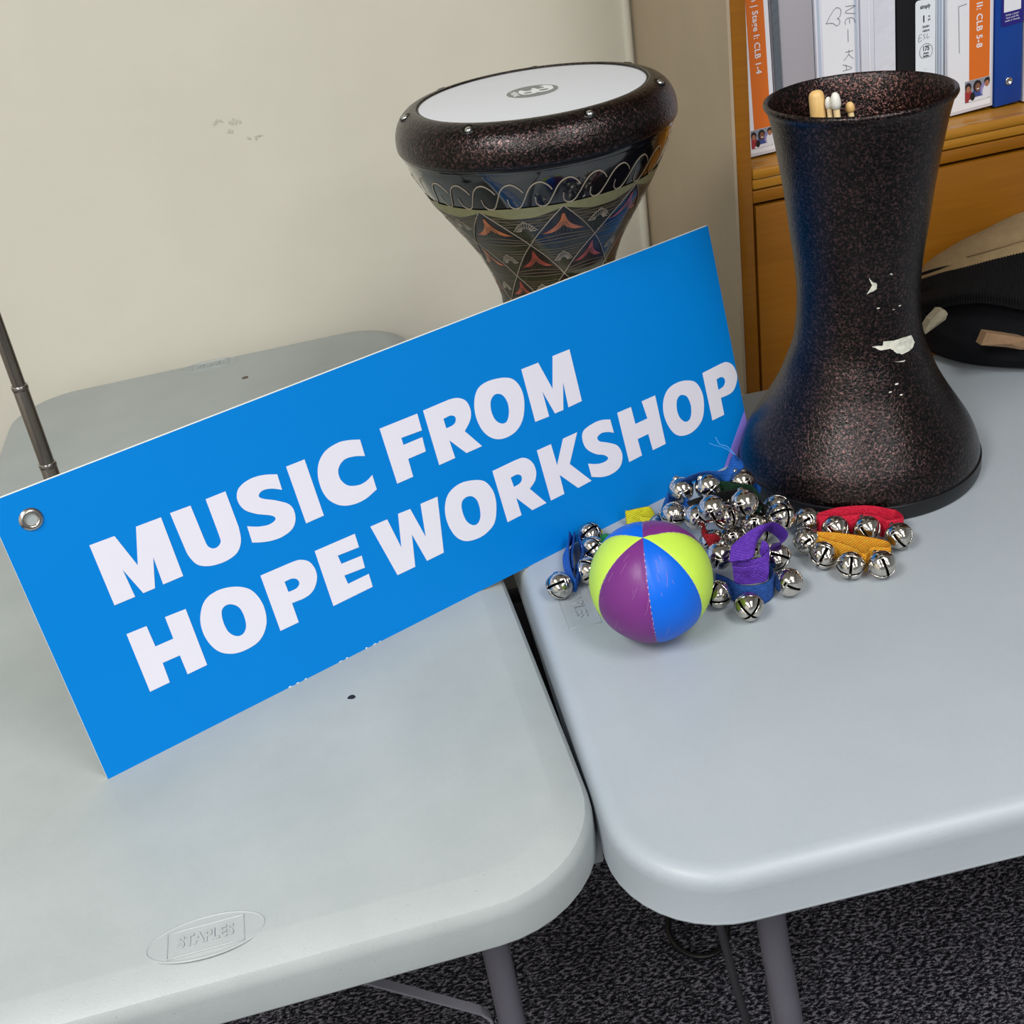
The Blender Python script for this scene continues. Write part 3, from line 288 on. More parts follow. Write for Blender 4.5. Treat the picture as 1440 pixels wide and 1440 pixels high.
def m_wood(name,c1,c2,rough,vs=(1,1,1)):
    q=NT(name); n=q.noise(30,5,.6,vec_scale=vs)
    q.l(q.ramp(n.outputs['Fac'],[(.3,lin(c1)),(.7,lin(c2))]),q.b.inputs['Base Color'])
    q.b.inputs['Roughness'].default_value=rough; q.b.inputs['Coat Weight'].default_value=.1; q.b.inputs['Specular IOR Level'].default_value=.3; q.b.inputs['Coat Roughness'].default_value=.2
    q.bump(n.outputs['Fac'],.08,.001); return q.m
M['wood']=m_wood('honey_oak_laminate','855310','8f5b14',.36,(.3,3,6))
M['wood_edge']=m_wood('honey_oak_moulding','a06d20','ab7829',.25,(.3,6,6))
M['taupe']=simple('taupe_side_panel','a8977f',.5,var=.05,vscale=8,bump=.1,bscale=200)
def m_hammer(name,scale=370,lo='0b090a',mid='21191a',hi='5c4240'):
    q=NT(name); b=q.b
    n=q.noise(scale,2.5,.6); n.inputs['Distortion'].default_value=.6
    q.l(q.ramp(n.outputs['Fac'],[(.41,lin(lo)),(.52,lin(mid)),(.68,lin(hi))]),b.inputs['Base Color'])
    b.inputs['Metallic'].default_value=.9; b.inputs['Roughness'].default_value=.30
    b.inputs['Coat Weight'].default_value=.35; b.inputs['Coat Roughness'].default_value=.18
    o=q.bump(n.outputs['Fac'],.55,.0018); 
    o2=q.n('ShaderNodeBump'); o2.inputs['Strength'].default_value=.35; o2.inputs['Distance'].default_value=.0018; q.l(n.outputs['Fac'],o2.inputs['Height']); q.l(o2.outputs[0],b.inputs['Coat Normal'])
    return q.m
M['hammer']=m_hammer('copper_black_hammertone')
M['hammer_in']=m_hammer('copper_hammertone_inside',380,'0e0a0a','2a1d1d','8a605a')
M['ring_rubber']=simple('black_rim_band','0c0c0f',.35,var=.2,vscale=60)
M['drumhead']=simple('white_drum_skin','d0d4db',.42,var=.015)
M['logo_grey']=simple('logo_grey','7d827f',.6,var=.05)
M['logo_white']=simple('logo_white','dfe2e2',.6,var=0)
M['gloss_black']=simple('gloss_black_lacquer','0a0a0d',.12,coat=1,cr=.05,var=.1)
M['engrave']=simple('bare_engraved_metal','9a8f80',.4,.5,var=.1)
M['engrave_dim']=simple('bare_engraved_metal_dim','5f5545',.45,.5,var=.25,vscale=200)
M['band']=simple('olive_gold_band','8d8a62',.45,.3,var=.15,vscale=120)
M['cell_brown']=simple('umber_lacquer_cell','2e241b',.3,.2,coat=.3,var=.3,vscale=120)
M['cell_olive']=simple('olive_lacquer_cell','37341f',.3,.2,coat=.3,var=.35,vscale=120)
M['cell_black']=simple('black_lacquer_cell','15110f',.25,.1,coat=.4,var=.3,vscale=120)
M['leaf_orange']=simple('orange_inlay','b3663c',.35,.2,coat=.5,var=.3,vscale=150)
M['leaf_red']=simple('red_inlay','9c4638',.35,.2,coat=.5,var=.3,vscale=150)
M['leaf_rust']=simple('rust_inlay','7a4239',.35,.2,coat=.5,var=.3,vscale=150)
M['chrome']=simple('nickel_plate','cfc9c1',.14,1,var=0,bump=.03,bscale=90,bdist=.001)
M['bell_shade']=simple('bell_inside_shade','0c0b0a',.6,.3,var=0)  # near-black colour paints in the shade inside the plated shell
M['screw']=simple('steel_screw','d0d2d4',.2,1,var=0)
M['sign']=simple('cyan_blue_print','0079cc',.45,var=.02,vscale=4,spec=.12)
M['sign_white']=simple('white_board_edge','e8f0ee',.6,var=.03)
M['sign_text']=simple('white_print','dad9e6',.42,var=.01)
M['lilac']=simple('lilac_print','8a7de0',.4,var=.03)
M['grommet']=simple('nickel_grommet','b8b4ae',.25,1,var=0)
M['ball_blue']=simple('blue_vinyl','0460d2',.38,spec=.25,var=.05,vscale=25,bump=.08,bscale=500)
M['ball_purple']=simple('plum_vinyl','6e2c76',.38,spec=.3,var=.06,vscale=25,bump=.08,bscale=500)
M['ball_lime']=simple('lime_vinyl','b9dc4e',.38,spec=.3,var=.05,vscale=25,bump=.08,bscale=500)
M['thread']=simple('seam_thread','bda0b8',.7,var=.2,vscale=300)
M['scratch']=simple('pale_scratch','b98fbb',.7,var=0)
def m_web(name,col):
    q=NT(name); b=q.b; b.inputs['Roughness'].default_value=.75; b.inputs['Specular IOR Level'].default_value=.3
    c=lin(col); 
    uvn=q.coord('UV')
    mp=q.n('ShaderNodeMapping'); mp.inputs['Rotation'].default_value=(0,0,.6); q.l(uvn,mp.inputs['Vector'])
    ck=q.n('ShaderNodeTexBrick'); ck.inputs['Scale'].default_value=1; ck.inputs['Brick Width'].default_value=.0030; ck.inputs['Row Height'].default_value=.0015; ck.inputs['Mortar Size'].default_value=.0003
    ck.inputs['Color1'].default_value=c; ck.inputs['Color2'].default_value=tuple(min(1,x*1.5+.02) for x in c[:3])+(1,); ck.inputs['Mortar'].default_value=tuple(x*.3 for x in c[:3])+(1,)
    q.l(uvn,ck.inputs['Vector']); q.l(ck.outputs['Color'],b.inputs['Base Color'])
    q.bump(ck.outputs['Fac'],-.6,.0006); return q.m
for k,c in dict(web_blue='1464c8',web_navy='1c4f9e',web_red='dc143c',web_orange='ffa828',web_purple='5a2aa8',web_green='0d3f24',web_black='0e0e10',web_yellow='e8e02a',web_green2='1e8a56',web_darkred='a01020').items(): M[k]=m_web(k,c)
M['wood_dowel']=m_wood('pale_maple_dowel','d9b06a','e8c488',.45,(8,8,1))
M['stick']=m_wood('pale_hickory','e2c793','ecd6a8',.45,(8,8,1))
M['tip_white']=simple('white_nylon_tip','e4e4dc',.4,var=.05)
M['chip']=simple('bare_chipped_patch','c9c9bd',.6,var=.25,vscale=160)
M['khaki']=simple('khaki_cotton','8f7a5a',.9,var=.12,vscale=90,bump=.4,bscale=900,bdist=.001,spec=.2)
M['cord']=simple('black_corduroy','121213',.95,spec=.15,var=.3,vscale=200)
M['nylon']=simple('black_navy_lining','08090e',.85,spec=.2,var=.3,vscale=40,bump=.5,bscale=25,bdist=.004)
M['thread_blue']=simple('frayed_blue_thread','4a9ae8',.8,var=0)
M['bar']=simple('grey_brace_bar','86858e',.45,.1)
M['tan']=simple('tan_twill','8c6f52',.9,var=.1,vscale=200,bump=.3,bscale=900)
M['tan2']=simple('sand_twill','8e8670',.9,var=.2,vscale=200)
M['gun']=simple('gunmetal_tube','77716c',.25,.85,var=.08)
for k,c,rr in [('b_white','d8dae6',.35),('b_lilac','a9a6ae',.4),('b_greyedge','5f6870',.3),('b_black','0d0d10',.35),('b_blue','0a3f96',.3),('b_orange','dd6f1c',.5),('b_paper','c9d4e2',.5),('b_label','e6ecf4',.6),('b_indigo','20187a',.5),('b_clear','b7c4d8',.15),('ink','23242c',.6),('ink2','4d4f5c',.7),('skin','a86f52',.6),('skin2','7c5340',.6),('pic_grey','8d8f9c',.6),('pic_red','9c2f34',.6),('pic_blue','3b4d8e',.6),('pic_white','dfe0e8',.6),('pic_hair','191417',.6),('page','e6e7ee',.8),('mark_black','15151c',.6),('mark_brown','5e5246',.8),('pic_lilac','8b86c0',.6)]:
    M[k]=simple(k,c,rr,var=.02)
M['b_wrinkle']=simple('wrinkled_clear_film','d9dbe6',.25,var=.03,bump=.5,bscale=60,bdist=.003)
# ---------------------------------------------------------------- the room
X,Y,Z=Vector((1,0,0)),Vector((0,1,0)),Vector((0,0,1))
WY=1.2586
tag(box('floor',-2.4,3.2,-3.8,WY+.05,-.05,0,M['carpet']),kind='structure')
wall=tag(box('wall_back',-2.4,3.2,WY,WY+.12,0,2.75,M['wall']),kind='structure')
tag(box('wall_left',-2.5,-2.4,-3.8,WY+.12,0,2.75,M['wall']),kind='structure')
tag(box('ceiling',-2.4,3.2,-3.8,WY,2.7,2.76,M['ceiling']),kind='structure')
# rounded plaster bead where the wall meets the cupboard
V,F=lathe([(.0075,0),(.0075,1.96)],20,'caps')
bd=mesh('trim_1',V,F,M['wall'],smooth=True,auto=50); bd.location=(.4300,WY-.0005,.74); tag(bd,kind='structure')
# scuffs on the wall paint
random.seed(3)
sc=bmesh.new()
for cx,cz,rx,rz,n in ((-.207,1.083,.010,.004,9),(-.192,1.066,.008,.004,9),(-.183,1.077,.012,.006,12),(-.158,1.05,.014,.005,8)):
    for k in range(n):
        a=random.uniform(0,6.28); d=random.random()
        px_,pz_=cx+rx*d*math.cos(a),cz+rz*d*math.sin(a)+ (px_-cx)*-.6 if False else cz+rz*d*math.sin(a)
        rr=random.uniform(.0006,.0022); vs=[]; yy_=WY-.0003-.00002*len(sc.faces)
        for i in range(7):
            t=i/7*2*PI; q=rr*random.uniform(.5,1.2); vs.append(sc.verts.new((px_+q*1.6*math.cos(t),yy_,pz_+q*math.sin(t))))
        sc.faces.new(vs)
bm_obj('scuff_mark',sc,M['smudge'],wall)['kind']='stuff'

# ---------------------------------------------------------------- wooden cupboard with its binder shelf
CX0,CY0=.4172,.802
cup=empty('cupboard',(CX0,CY0,0)); 
tag(cup,'honey brown wooden cupboard with taupe side panel behind the tables','cupboard')
def cbox(name,x0,x1,y0,y1,z0,z1,m,bev=.0015,par=cup):
    o=box(name,x0-CX0,x1-CX0,y0-CY0,y1-CY0,z0,z1,m,par,bev); return o
CXE=1.75
# side: the taupe outer panel leans a hair with the wall line
V=[(0.0005,.0,0),(.022,.455,0),(.026,.455,0),(.0045,0,0)]
V=V+[(a,b,1.95) for a,b,c in V]
mesh('side_panel',V,[(0,1,2,3)[::-1],(4,5,6,7),(0,1,5,4)[::-1],(1,2,6,5)[::-1],(2,3,7,6)[::-1],(3,0,4,7)[::-1]],M['taupe'],cup)
bm=bmesh.new(); box_bm(bm,.0045,.0235,-.002,.02,0,1.95,.0015); box_bm(bm,.026,.03,.02,.455,0,1.95)
bm_obj('stile',bm,M['wood'],cup,True,35)
cbox('shelf',CX0+.0235,CXE,CY0+.012,1.25,.960,.9865,M['wood_edge'],.001)
cbox('shelf_moulding',CX0+.0235,CXE,CY0-.004,CY0+.013,.9755,.9885,M['wood_edge'],.004)
cbox('shelf_moulding',CX0+.0235,CXE,CY0-.0015,CY0+.013,.9625,.976,M['wood_edge'],.003)
cbox('rail',CX0+.0235,CXE,CY0-.001,CY0+.03,.945,.961,M['wood'],.002)
dr=cbox('door',CX0+.0265,1.09,CY0-.002,CY0+.018,.08,.9405,M['wood'],.0015)
dr=cbox('door',1.094,CXE,CY0-.002,CY0+.018,.08,.9405,M['wood'],.0015)
cbox('carcass',CX0+.0265,CXE,CY0+.022,1.25,.06,.944,M['black'],0)
cbox('plinth',CX0+.0235,CXE,CY0+.03,CY0+.05,0,.078,M['wood'],0)
cbox('back_panel',CX0+.0300,CXE,1.235,1.25,.987,1.93,M['wood'],0)
cbox('shelf',CX0+.0300,CXE,CY0+.01,1.235,1.36,1.385,M['wood'],.001)
cbox('top_board',CX0+.0235,CXE,CY0-.004,1.25,1.93,1.95,M['wood'],.001)

cbox('side_panel',CXE,CXE+.024,CY0-.002,1.255,0,1.95,M['wood'],.0015)
cbox('stile',1.088,1.096,CY0-.0005,CY0+.02,.08,.9405,M['wood'],0) if False else None
SZ=.9890; BY=.855
def binder(x0,wd_,h,lean,mat,label,group=None,y=BY,depth=.262,cat='binder',name='ring_binder'):
    b=empty(name,(x0,y,SZ),(0,0,0)); 
    b.rotation_euler=(0,lean,0)
    tag(b,label,cat,group)
    bm=bmesh.new(); box_bm(bm,0,.0022,0,depth,0,h,.0008,1); bm_obj('cover',bm,mat,b,True,35)
    bm=bmesh.new(); box_bm(bm,wd_-.0022,wd_,0,depth,0,h,.0008,1); bm_obj('cover',bm,mat,b,True,35)
    bm=bmesh.new(); box_bm(bm,0.0005,wd_-.0005,-.0022,0.0006,0,h,.0009,2); bm_obj('spine',bm,mat,b,True,35)
    box('page_block',.004,wd_-.004,.02,depth-.012,.006,h-.012,M['page'],b)
    return b
def face(b,name,x0,x1,z0,z1,mat,y=-.0024,th=.0003,r=0,par=None):
    rings=[(x0,z0),(x1,z0),(x1,z1),(x0,z1)]
    if r:
        rings=[]
        for cx,cz,a0 in ((x1-r,z0+r,-90),(x1-r,z1-r,0),(x0+r,z1-r,90),(x0+r,z0+r,180)):
            for k in range(5): a=math.radians(a0+90*k/4); rings.append((cx+r*math.cos(a),cz+r*math.sin(a)))
    return fill2d(name,[rings],mat,par or b,(0,y,0),X,Z,th)
def people_print(b,x0,x1,z0,z1,flip=1):
    y=-.0027
    p=face(b,'printed_photo',x0,x1,z0,z1,M['pic_grey'],y)
    W=x1-x0;H=z1-z0
    def ell(cx,cz,rx,rz,m,k):
        R=[(x0+W*(cx+rx*math.cos(a)),z0+H*(cz+rz*math.sin(a))) for a in [i*PI/7 for i in range(14)]]
        R=[(min(max(a,x0+.0002),x1-.0002),min(max(c,z0+.0002),z1-.0002)) for a,c in R]
        fill2d('photo_shape',[R],M[m],p,(0,y-.0004-.00004*k,0),X,Z,.00003)
    for k,a in enumerate([(.12,.30,.16,.34,'pic_red'),(.13,.72,.13,.2,'pic_hair'),(.13,.62,.08,.15,'skin'),(.5,.3,.22,.3,'pic_blue'),(.5,.68,.17,.28,'pic_hair'),(.52,.62,.11,.2,'skin2'),(.52,.55,.05,.03,'pic_white'),
                          (.75,.45,.14,.3,'pic_lilac'),(.9,.35,.2,.34,'pic_white'),(.9,.82,.13,.16,'pic_hair'),(.88,.7,.09,.15,'skin'),(.55,.07,.42,.12,'pic_white'),(.3,.25,.1,.2,'pic_hair')]):
        ell(*a,k)
# 1 white binder with the orange stripe, stage one
b=binder(.4580,.0393,.29,-.035,M['b_white'],'white binder with orange stripe, first binder beside the cupboard side panel')
face(b,'spine_insert',.0015,.038,.004,.286,M['page']); 
st=face(b,'orange_stripe',.0095,.0325,.034,.284,M['b_orange'],-.0027)
text('spine_lettering','Companion | Stage I: CLB 1-4',.0105,M['page'],st,(.0205,-.0031,.1015),(0,0,-1),(1,0,0),.0001,0,.0002,'RIGHT',1.08)
people_print(b,.0045,.0335,.010,.0335)
# 2 grey-lilac binder, dark textured edge
b=binder(.4985,.0555,.285,-.035,M['b_lilac'],'plain lilac grey binder with a dark grey ribbed edge',depth=.258)
e_=box('ribbed_edge',.0006,.0105,-.0048,-.0022,.001,.283,M['b_greyedge'],b,.001)
bm=bmesh.new()
for k in range(20):
    z=.008+k*.0138; g=bmesh.ops.create_cube(bm,size=1)
    for v in g['verts']:
        c=v.co.copy(); v.co=Vector((.0055+c.x*.0088,-.0051+c.y*.0008,z+c.z*.002+c.x*.0085))
bm_obj('rib',bm,M['leg'],e_)
# 3 white clear view binder with the handwritten sheet
b=binder(.5555,.0595,.29,-.035,M['b_white'],'white binder with a handwritten spine sheet and a pencil heart')
face(b,'clear_pocket',.0095,.0515,.006,.286,M['page'])
face(b,'spine_fold',.0035,.0062,.001,.289,M['b_clear'],-.0026)
face(b,'spine_fold',.0535,.0555,.001,.289,M['b_clear'],-.0026)
stroke('handwriting',[[(x_,z_) for x_,z_ in L] for L in HANDWRITING],.0005,M['ink2'],b,(0,-.0031,0),X,Z)
# 4 white wrinkled binder
b=binder(.6160,.0475,.288,-.035,M['b_white'],'white binder with a wrinkled clear cover, next to the black binder')
face(b,'clear_pocket',.0180,.0460,.002,.286,M['b_wrinkle'],-.0028,.0006)
face(b,'spine_fold',.0105,.0125,.001,.287,M['page'],-.0026)
# 5 black binder
b=binder(.6650,.0535,.285,-.038,M['b_black'],'black binder with a tall white spine label reading 175')
lb=face(b,'spine_label',.0250,.0520,.004,.151,M['b_label'],-.0030,.0003,.004)
cxl=.0392
yl=-.0034
def ltx(s,size,dx,z,m='ink',bold=.0001,xs=.8): return text('label_print',s,size,M[m],lb,(cxl+dx,yl,z),X,Z,.0001,0,bold,'CENTER',1,xs)
ltx('simply',.0068,-.001,.1425,bold=.0002); ltx('1',.0105,-.003,.1275,bold=.0006); ltx('in',.0042,.0045,.1300); ltx('po',.0042,.0045,.1262)
ltx('binder',.0045,0,.1185); ltx('reliure',.0045,0,.1135); 
stroke('handwriting',[[(.0335,.1100),(.0300,.1092),(.0290,.1015),(.0335,.1028)],[(.0296,.1055),(.0330,.1062)],[(.0382,.1095),(.0355,.1085),(.0378,.1055),(.0356,.1030)],[(.0410,.1100),(.0405,.1040),(.0440,.1052)]],.0005,M['ink2'],lb,(0,yl,0),X,Z)
arc=[(cxl+.0088*math.cos(math.radians(a)),.0880+.0095*math.sin(math.radians(a))) for a in range(-50,231,20)]
stroke('label_ring',[arc,[(cxl-.0056,.0807),(cxl+.0056,.0807)]],.0005,M['ink'],lb,(0,yl,0),X,Z)
ltx('175',.0080,0,.0915,bold=.0003); ltx('sheets',.0036,0,.0860); ltx('feuilles',.0036,0,.0825); ltx('--- ---',.0026,-.001,.0665,'ink2',0)
# 6 clear folders
for k,(x_,c_) in enumerate(((.7195,'b_paper'),(.7236,'b_clear'),(.7277,'b_paper'))):
    f=empty('document_folder',(x_,BY,SZ),(0,-.042,0))
    tag(f,['leftmost of the three slim pale folders, touching the black binder','middle one of the three slim pale folders between binders','rightmost of the three slim pale folders, touching the second orange striped binder'][k],'folder','pale blue folders on the shelf')
    box('cover',0,.0034,0,.235,0,.268-.004*k,M[c_],f,.0008)
    box('page_block',.0006,.0028,.004,.23,.002,.262-.004*k,M['page'],f)
# 7 second orange striped binder
b=binder(.7345,.0660,.29,-.055,M['b_white'],'white binder with orange stripe, directly left of the blue binder')
face(b,'spine_insert',.002,.062,.004,.286,M['page'])
st=face(b,'orange_stripe',.0315,.0600,.040,.284,M['b_orange'],-.0027)
text('spine_lettering','Companion | Stage II: CLB 5-8',.0115,M['page'],st,(.0450,-.0031,.0785),(0,0,-1),(1,0,0),.0001,0,.0002,'RIGHT',1.1)
stroke('outline_print',[[(.0175,.078),(.0165,.135)],[(.0165,.135),(.028,.136)]],.0005,M['ink2'],b,(0,-.0031,0),X,Z)
people_print(b,.0255,.0605,.012,.0395)
# 8 blue lever arch binder
b=binder(.8025,.0395,.29,-.062,M['b_blue'],'royal blue lever arch binder with a steel finger ring')
V,F=lathe([(.0,.0),(.0028,.0004),(.0034,.0022),(.0045,.0024),(.0052,.0010),(.0050,-.0006)],24)
rg=mesh('finger_ring',V,F,M['screw'],b,True); rg.rotation_euler=(PI/2,0,0); rg.location=(.0200,-.0023,.0300)
lb=face(b,'spine_label',.0085,.0395,.100,.200,M['b_indigo'],-.0027,.0003,.002)
face(b,'label_window',.0120,.0355,.117,.190,M['page'],-.0031,.0002,.001,lb)
for k,s_ in enumerate(('fichier a levier','lever arch file','made in Canada')): text('label_print',s_,.0032,M['page'],lb,(.0238,-.0031,.1132-k*.0035),X,Z,.0001,0,0)
# 9.. white binders to the right
b=binder(.8440,.0420,.288,-.06,M['b_white'],'white binder at the right edge, right of the blue binder',y=BY-.004)

# ---------------------------------------------------------------- folding tables
def rrect(w_,d_,R,off,n=10):
    """outline of rounded rectangle 0..w,0..d moved outward by off"""
    o=[]; Rr=R+off
    for cx,cy,a0 in ((w_-R,R,-90),(w_-R,d_-R,0),(R,d_-R,90),(R,R,180)):
        for k in range(n+1):
            a=math.radians(a0+90*k/n); o.append((cx+Rr*math.cos(a),cy+Rr*math.sin(a)))
    return o
def table_top(name,w_,d_,R,prof,mat,par):
    V=[];F=[];n=None
    for off,z in prof:
        ring=rrect(w_,d_,R,off); n=len(ring); V+=[(x_,y_,z) for x_,y_ in ring]
    for j in range(len(prof)-1):
        for i in range(n):
            k=(i+1)%n; F.append((j*n+i,(j+1)*n+i,(j+1)*n+k,j*n+k))
    F.append(tuple(range(n)))
    F.append(tuple((len(prof)-1)*n+i for i in range(n))[::-1])
    return mesh(name,V,F,mat,par,True,auto=28)
def emboss(par,mat,c,E,V,w_=.088,h_=.038,boxonly=False):
    """raised maker's mark: ellipse, panel and lettering"""
    root=None
    t=text('moulded_lettering','STAPLES',.0145,mat,par,c,E,V,.0010,-.0002,.0002,'CENTER',1.0,.78,.0002)
    def ringstrip(pts,wd_,closed=True,nm='moulded_outline'):
        vs=[];fs=[];N=len(pts); E_,V_=Vector(E),Vector(V); Nn=E_.cross(V_)
        for i,p in enumerate(pts):
            a=Vector(pts[(i-1)%N]);b_=Vector(pts[(i+1)%N]); tt=(b_-a).normalized(); nn=Vector((-tt.y,tt.x))
            for s,hh in ((-1,-.0004),(-.35,.0008),(.35,.0008),(1,-.0004)):
                q=Vector(p)+nn*wd_*s; vs.append(Vector(c)+E_*q.x+V_*q.y+Nn*hh)
        for i in range(N if closed else N-1):
            k=(i+1)%N
            for s in range(3): fs.append((4*i+s,4*i+s+1,4*k+s+1,4*k+s))
        mesh(nm,vs,fs,mat,par,True)
    if not boxonly:
        ringstrip([(w_/2*math.cos(a),h_/2*math.sin(a)) for a in [i*2*PI/48 for i in range(48)]],.0007)
    bx,bz=.0285,.0118
    pts=[]
    for (x0,y0),(x1,y1) in (((-bx,-bz),(bx,-bz)),((bx,-bz),(bx,bz)),((bx,bz),(-bx,bz)),((-bx,bz),(-bx,-bz))):
        for k in range(6): pts.append((x0+(x1-x0)*k/6,y0+(y1-y0)*k/6))
    ringstrip(pts,.0006)
# table A (left, 4 ft): local frame = world, right/front corner at x=0,y=0
ta=empty('folding_table',(-.6173,0,0)); tag(ta,'left grey plastic folding table with small dark spots, holding the foot of the sign','table')
tpA=table_top('tabletop',.6173,1.2286,.10,[(-.031,T),(-.028,T-.0004),(-.010,T-.0060),(-.004,T-.0090),(-.0005,T-.014),(.001,T-.020),(.002,T-.046),(.0005,T-.0485),(-.004,T-.049)],M['table_a'],ta)
WA=.6173
emboss(tpA,M['table_a'],(WA-.309,.0395,T),(1,0,0),(0,1,0))
emboss(tpA,M['table_a'],(WA-.309,1.2286-.0395,T),(1,0,0),(0,1,0))
def spot(par,x_,y_,r_,m,name='spot'):
    V=[(x_,y_,T+.0006)]+[(x_+r_*random.uniform(.75,1.2)*math.cos(i/12*2*PI),y_+.8*r_*random.uniform(.8,1.15)*math.sin(i/12*2*PI),T+.0002) for i in range(12)]
    mesh(name,V,[(0,1+i,1+(i+1)%12) for i in range(12)],M[m],par)
spot(tpA,WA-.175,.278,.0038,'mark_black','black_spot'); spot(tpA,WA-.256,1.106,.0062,'mark_brown','brown_spot')
# leg frames
def ta_frame(y_):
    for x_ in (.100,.517):
        tube('leg',[(WA-x_,y_,T-.05),(WA-x_,y_,.5),(WA-x_,y_,.012)],.0125,M['leg'],ta,16)
    tube('leg_crossbar',[(WA-.100,y_,.20),(WA-.517,y_,.20)],.0095,M['leg'],ta,12)
ta_frame(.112); ta_frame(1.115)
def flatbar(name,pts,w_,th,mat,par,side):
    P=[Vector(p) for p in pts];vs=[];fs=[];S=Vector(side).normalized()
    for i,p in enumerate(P):
        t=(P[min(i+1,len(P)-1)]-P[max(i-1,0)]).normalized(); n=t.cross(S).normalized()
        for a,b_ in ((-1,-1),(1,-1),(1,1),(-1,1)): vs.append(p+S*w_/2*a+n*th/2*b_)
    for i in range(len(P)-1):
        for k in range(4): fs.append((4*i+k,4*i+(k+1)%4,4*i+4+(k+1)%4,4*i+4+k))
    fs.append((3,2,1,0)); e=4*(len(P)-1); fs.append((e,e+1,e+2,e+3))
    return mesh(name,vs,fs,mat,par)
flatbar('folding_brace',[(WA-.38,.132,.682),(WA-.2341,.130,.5547),(WA-.126,.128,.4600),(WA-.1190,.127,.4500),(WA-.1165,.126,.4300),(WA-.112,.124,.33)],.009,.003,M['bar'],ta,(0,1,.25))
tube('folding_brace',[(WA-.22,.30,.690),(WA-.3863,.30,.3604),(WA-.401,.30,.3315),(WA-.440,.24,.24),(WA-.450,.120,.20)],.0035,M['black'],ta,8)
tube('underside_rail',[(WA-.06,.12,T-.058),(WA-.06,1.1,T-.058)],.008,M['leg'],ta)
tube('underside_rail',[(WA-.56,.12,T-.058),(WA-.56,1.1,T-.058)],.008,M['leg'],ta)
bx=box('lock_clip',WA-.045,WA+.004,.085,.115,T-.085,T-.047,M['table_a'],ta,.002)
# table B (right, 6 ft by 30 in, turned across)
PHI=-.0351*0-.0453
tb=empty('folding_table',(-.0023,-.0351,0),(0,0,-.0453)); tag(tb,'right pale grey plastic folding table with the drum and the bells on it','table')
tpB=table_top('tabletop',1.83,.7519,.088,[(-.016,T),(-.011,T-.0005),(-.006,T-.0022),(-.0025,T-.0055),(-.0005,T-.010),(.0005,T-.016),(.002,T-.044),(.0026,T-.0460),(.0022,T-.0475),(-.004,T-.048)],M['table_b'],tb)
emboss(tpB,M['table_b'],(.0445,.376,T),(0,-1,0),(1,0,0),boxonly=False,w_=.001,h_=.001) if False else None
def tb_emb():
    c=(.0425,.376,T); E_=(0,-1,0); V_=(1,0,0)
    text('moulded_lettering','STAPLES',.0165,M['table_b'],tpB,c,E_,V_,.0010,-.0002,.0002,'CENTER',1,.9,.0002)
    for (x0,y0,x1,y1) in ((.0265,.335,.0265,.419),(.0585,.335,.0585,.419),(.0265,.335,.0585,.335),(.0265,.419,.0585,.419)):
        bm=bmesh.new(); box_bm(bm,min(x0,x1)-.0005,max(x0,x1)+.0005,min(y0,y1)-.0005,max(y0,y1)+.0005,T-.0002,T+.0006,.0003,1); bm_obj('moulded_outline',bm,M['table_b'],tpB,True)
tb_emb()
def tb_frame(x_):
    # x_ = inset of the pair, legs bow outward below the top
    s=1 if x_<.9 else -1
    for y_,x_ in ((.118,x_),(.634,x_+.128*s)):
        tube('leg',[(x_,y_,T-.05),(x_,y_,.62),(x_+.001,y_,.56),(x_+.005,y_,.50),(x_+.011,y_,.44),(x_+.016,y_,.38),(x_+.019,y_,.30),(x_+.020,y_,.012)],.0135,M['leg'],tb,16,smooth_n=4)
    x_-=.128*s; tube('leg_crossbar',[(x_+.020,.118,.16),(x_+.020+.128*s,.634,.16)],.0095,M['leg'],tb,12)
    V,F=lathe([(0,.0016),(.0042,.0012),(.0050,0)],16)
    for y_ in (.118,):
        rv=mesh('rivet',V,F,M['rod'],tb,True); rv.rotation_euler=(PI/2,0,0); rv.location=(x_+.001,y_-.0134,.575)
tb_frame(.140); tb_frame(1.66)
tube('folding_brace',[(.088,.150,.69),(.101,.155,.53),(.118,.162,.40),(.145,.172,.22),(.160,.180,.16)],.0042,M['rod'],tb,8)
tube('underside_rail',[(.10,.05,T-.057),(1.7,.05,T-.057)],.008,M['leg'],tb)
tube('underside_rail',[(.10,.70,T-.057),(1.7,.70,T-.057)],.008,M['leg'],tb)
# cable loop on the carpet under table B
pts=[(.2+.042*math.cos(a),.512+.05*math.sin(a),.0045) for a in [math.radians(d) for d in range(120,420,15)]]
pts=[(.30,.72,.0045),(.22,.62,.0045)]+pts+[(.30,.60,.0045),(.42,.70,.0045)]
tag(tube('power_cable',pts,.004,M['black'],None,8,smooth_n=3),'black cable looped on the dark carpet beneath the right table','cable')

# dark crate added by the wall to darken the slit between the tables
cr_=empty('added_dark_crate',(-.068,.93,0)); tag(cr_,'added dark crate on the floor, darkening the slit between the tables','crate')
box('crate_body',0,.44,0,.28,0,.36,M['ring_rubber'],cr_,.006)
box('crate_lid',-.006,.446,-.006,.286,.345,.375,M['black'],cr_,.004)
for k in range(4): box('crate_rib',.05+.105*k,.062+.105*k,-.006,.0,.02,.34,M['black'],cr_,.001)
# ---------------------------------------------------------------- the sign
SE,SV,SO=Vector(SIGN_E),Vector(SIGN_V),Vector(SIGN_O)
SN=SE.cross(SV)                       # towards the viewer
if SN.y>0: SN=-SN
SL,SH,TH=.7812,.2682,.0050
def sgn(s,t,d=0): return SE*s+SV*t+SN*d
sg=empty('sign_board',SO); tag(sg,'large blue sign board reading MUSIC FROM HOPE WORKSHOP leaning across both tables','sign')
out=[(0,0),(.752,0),(SL,.036),(SL,SH),(0,SH)]
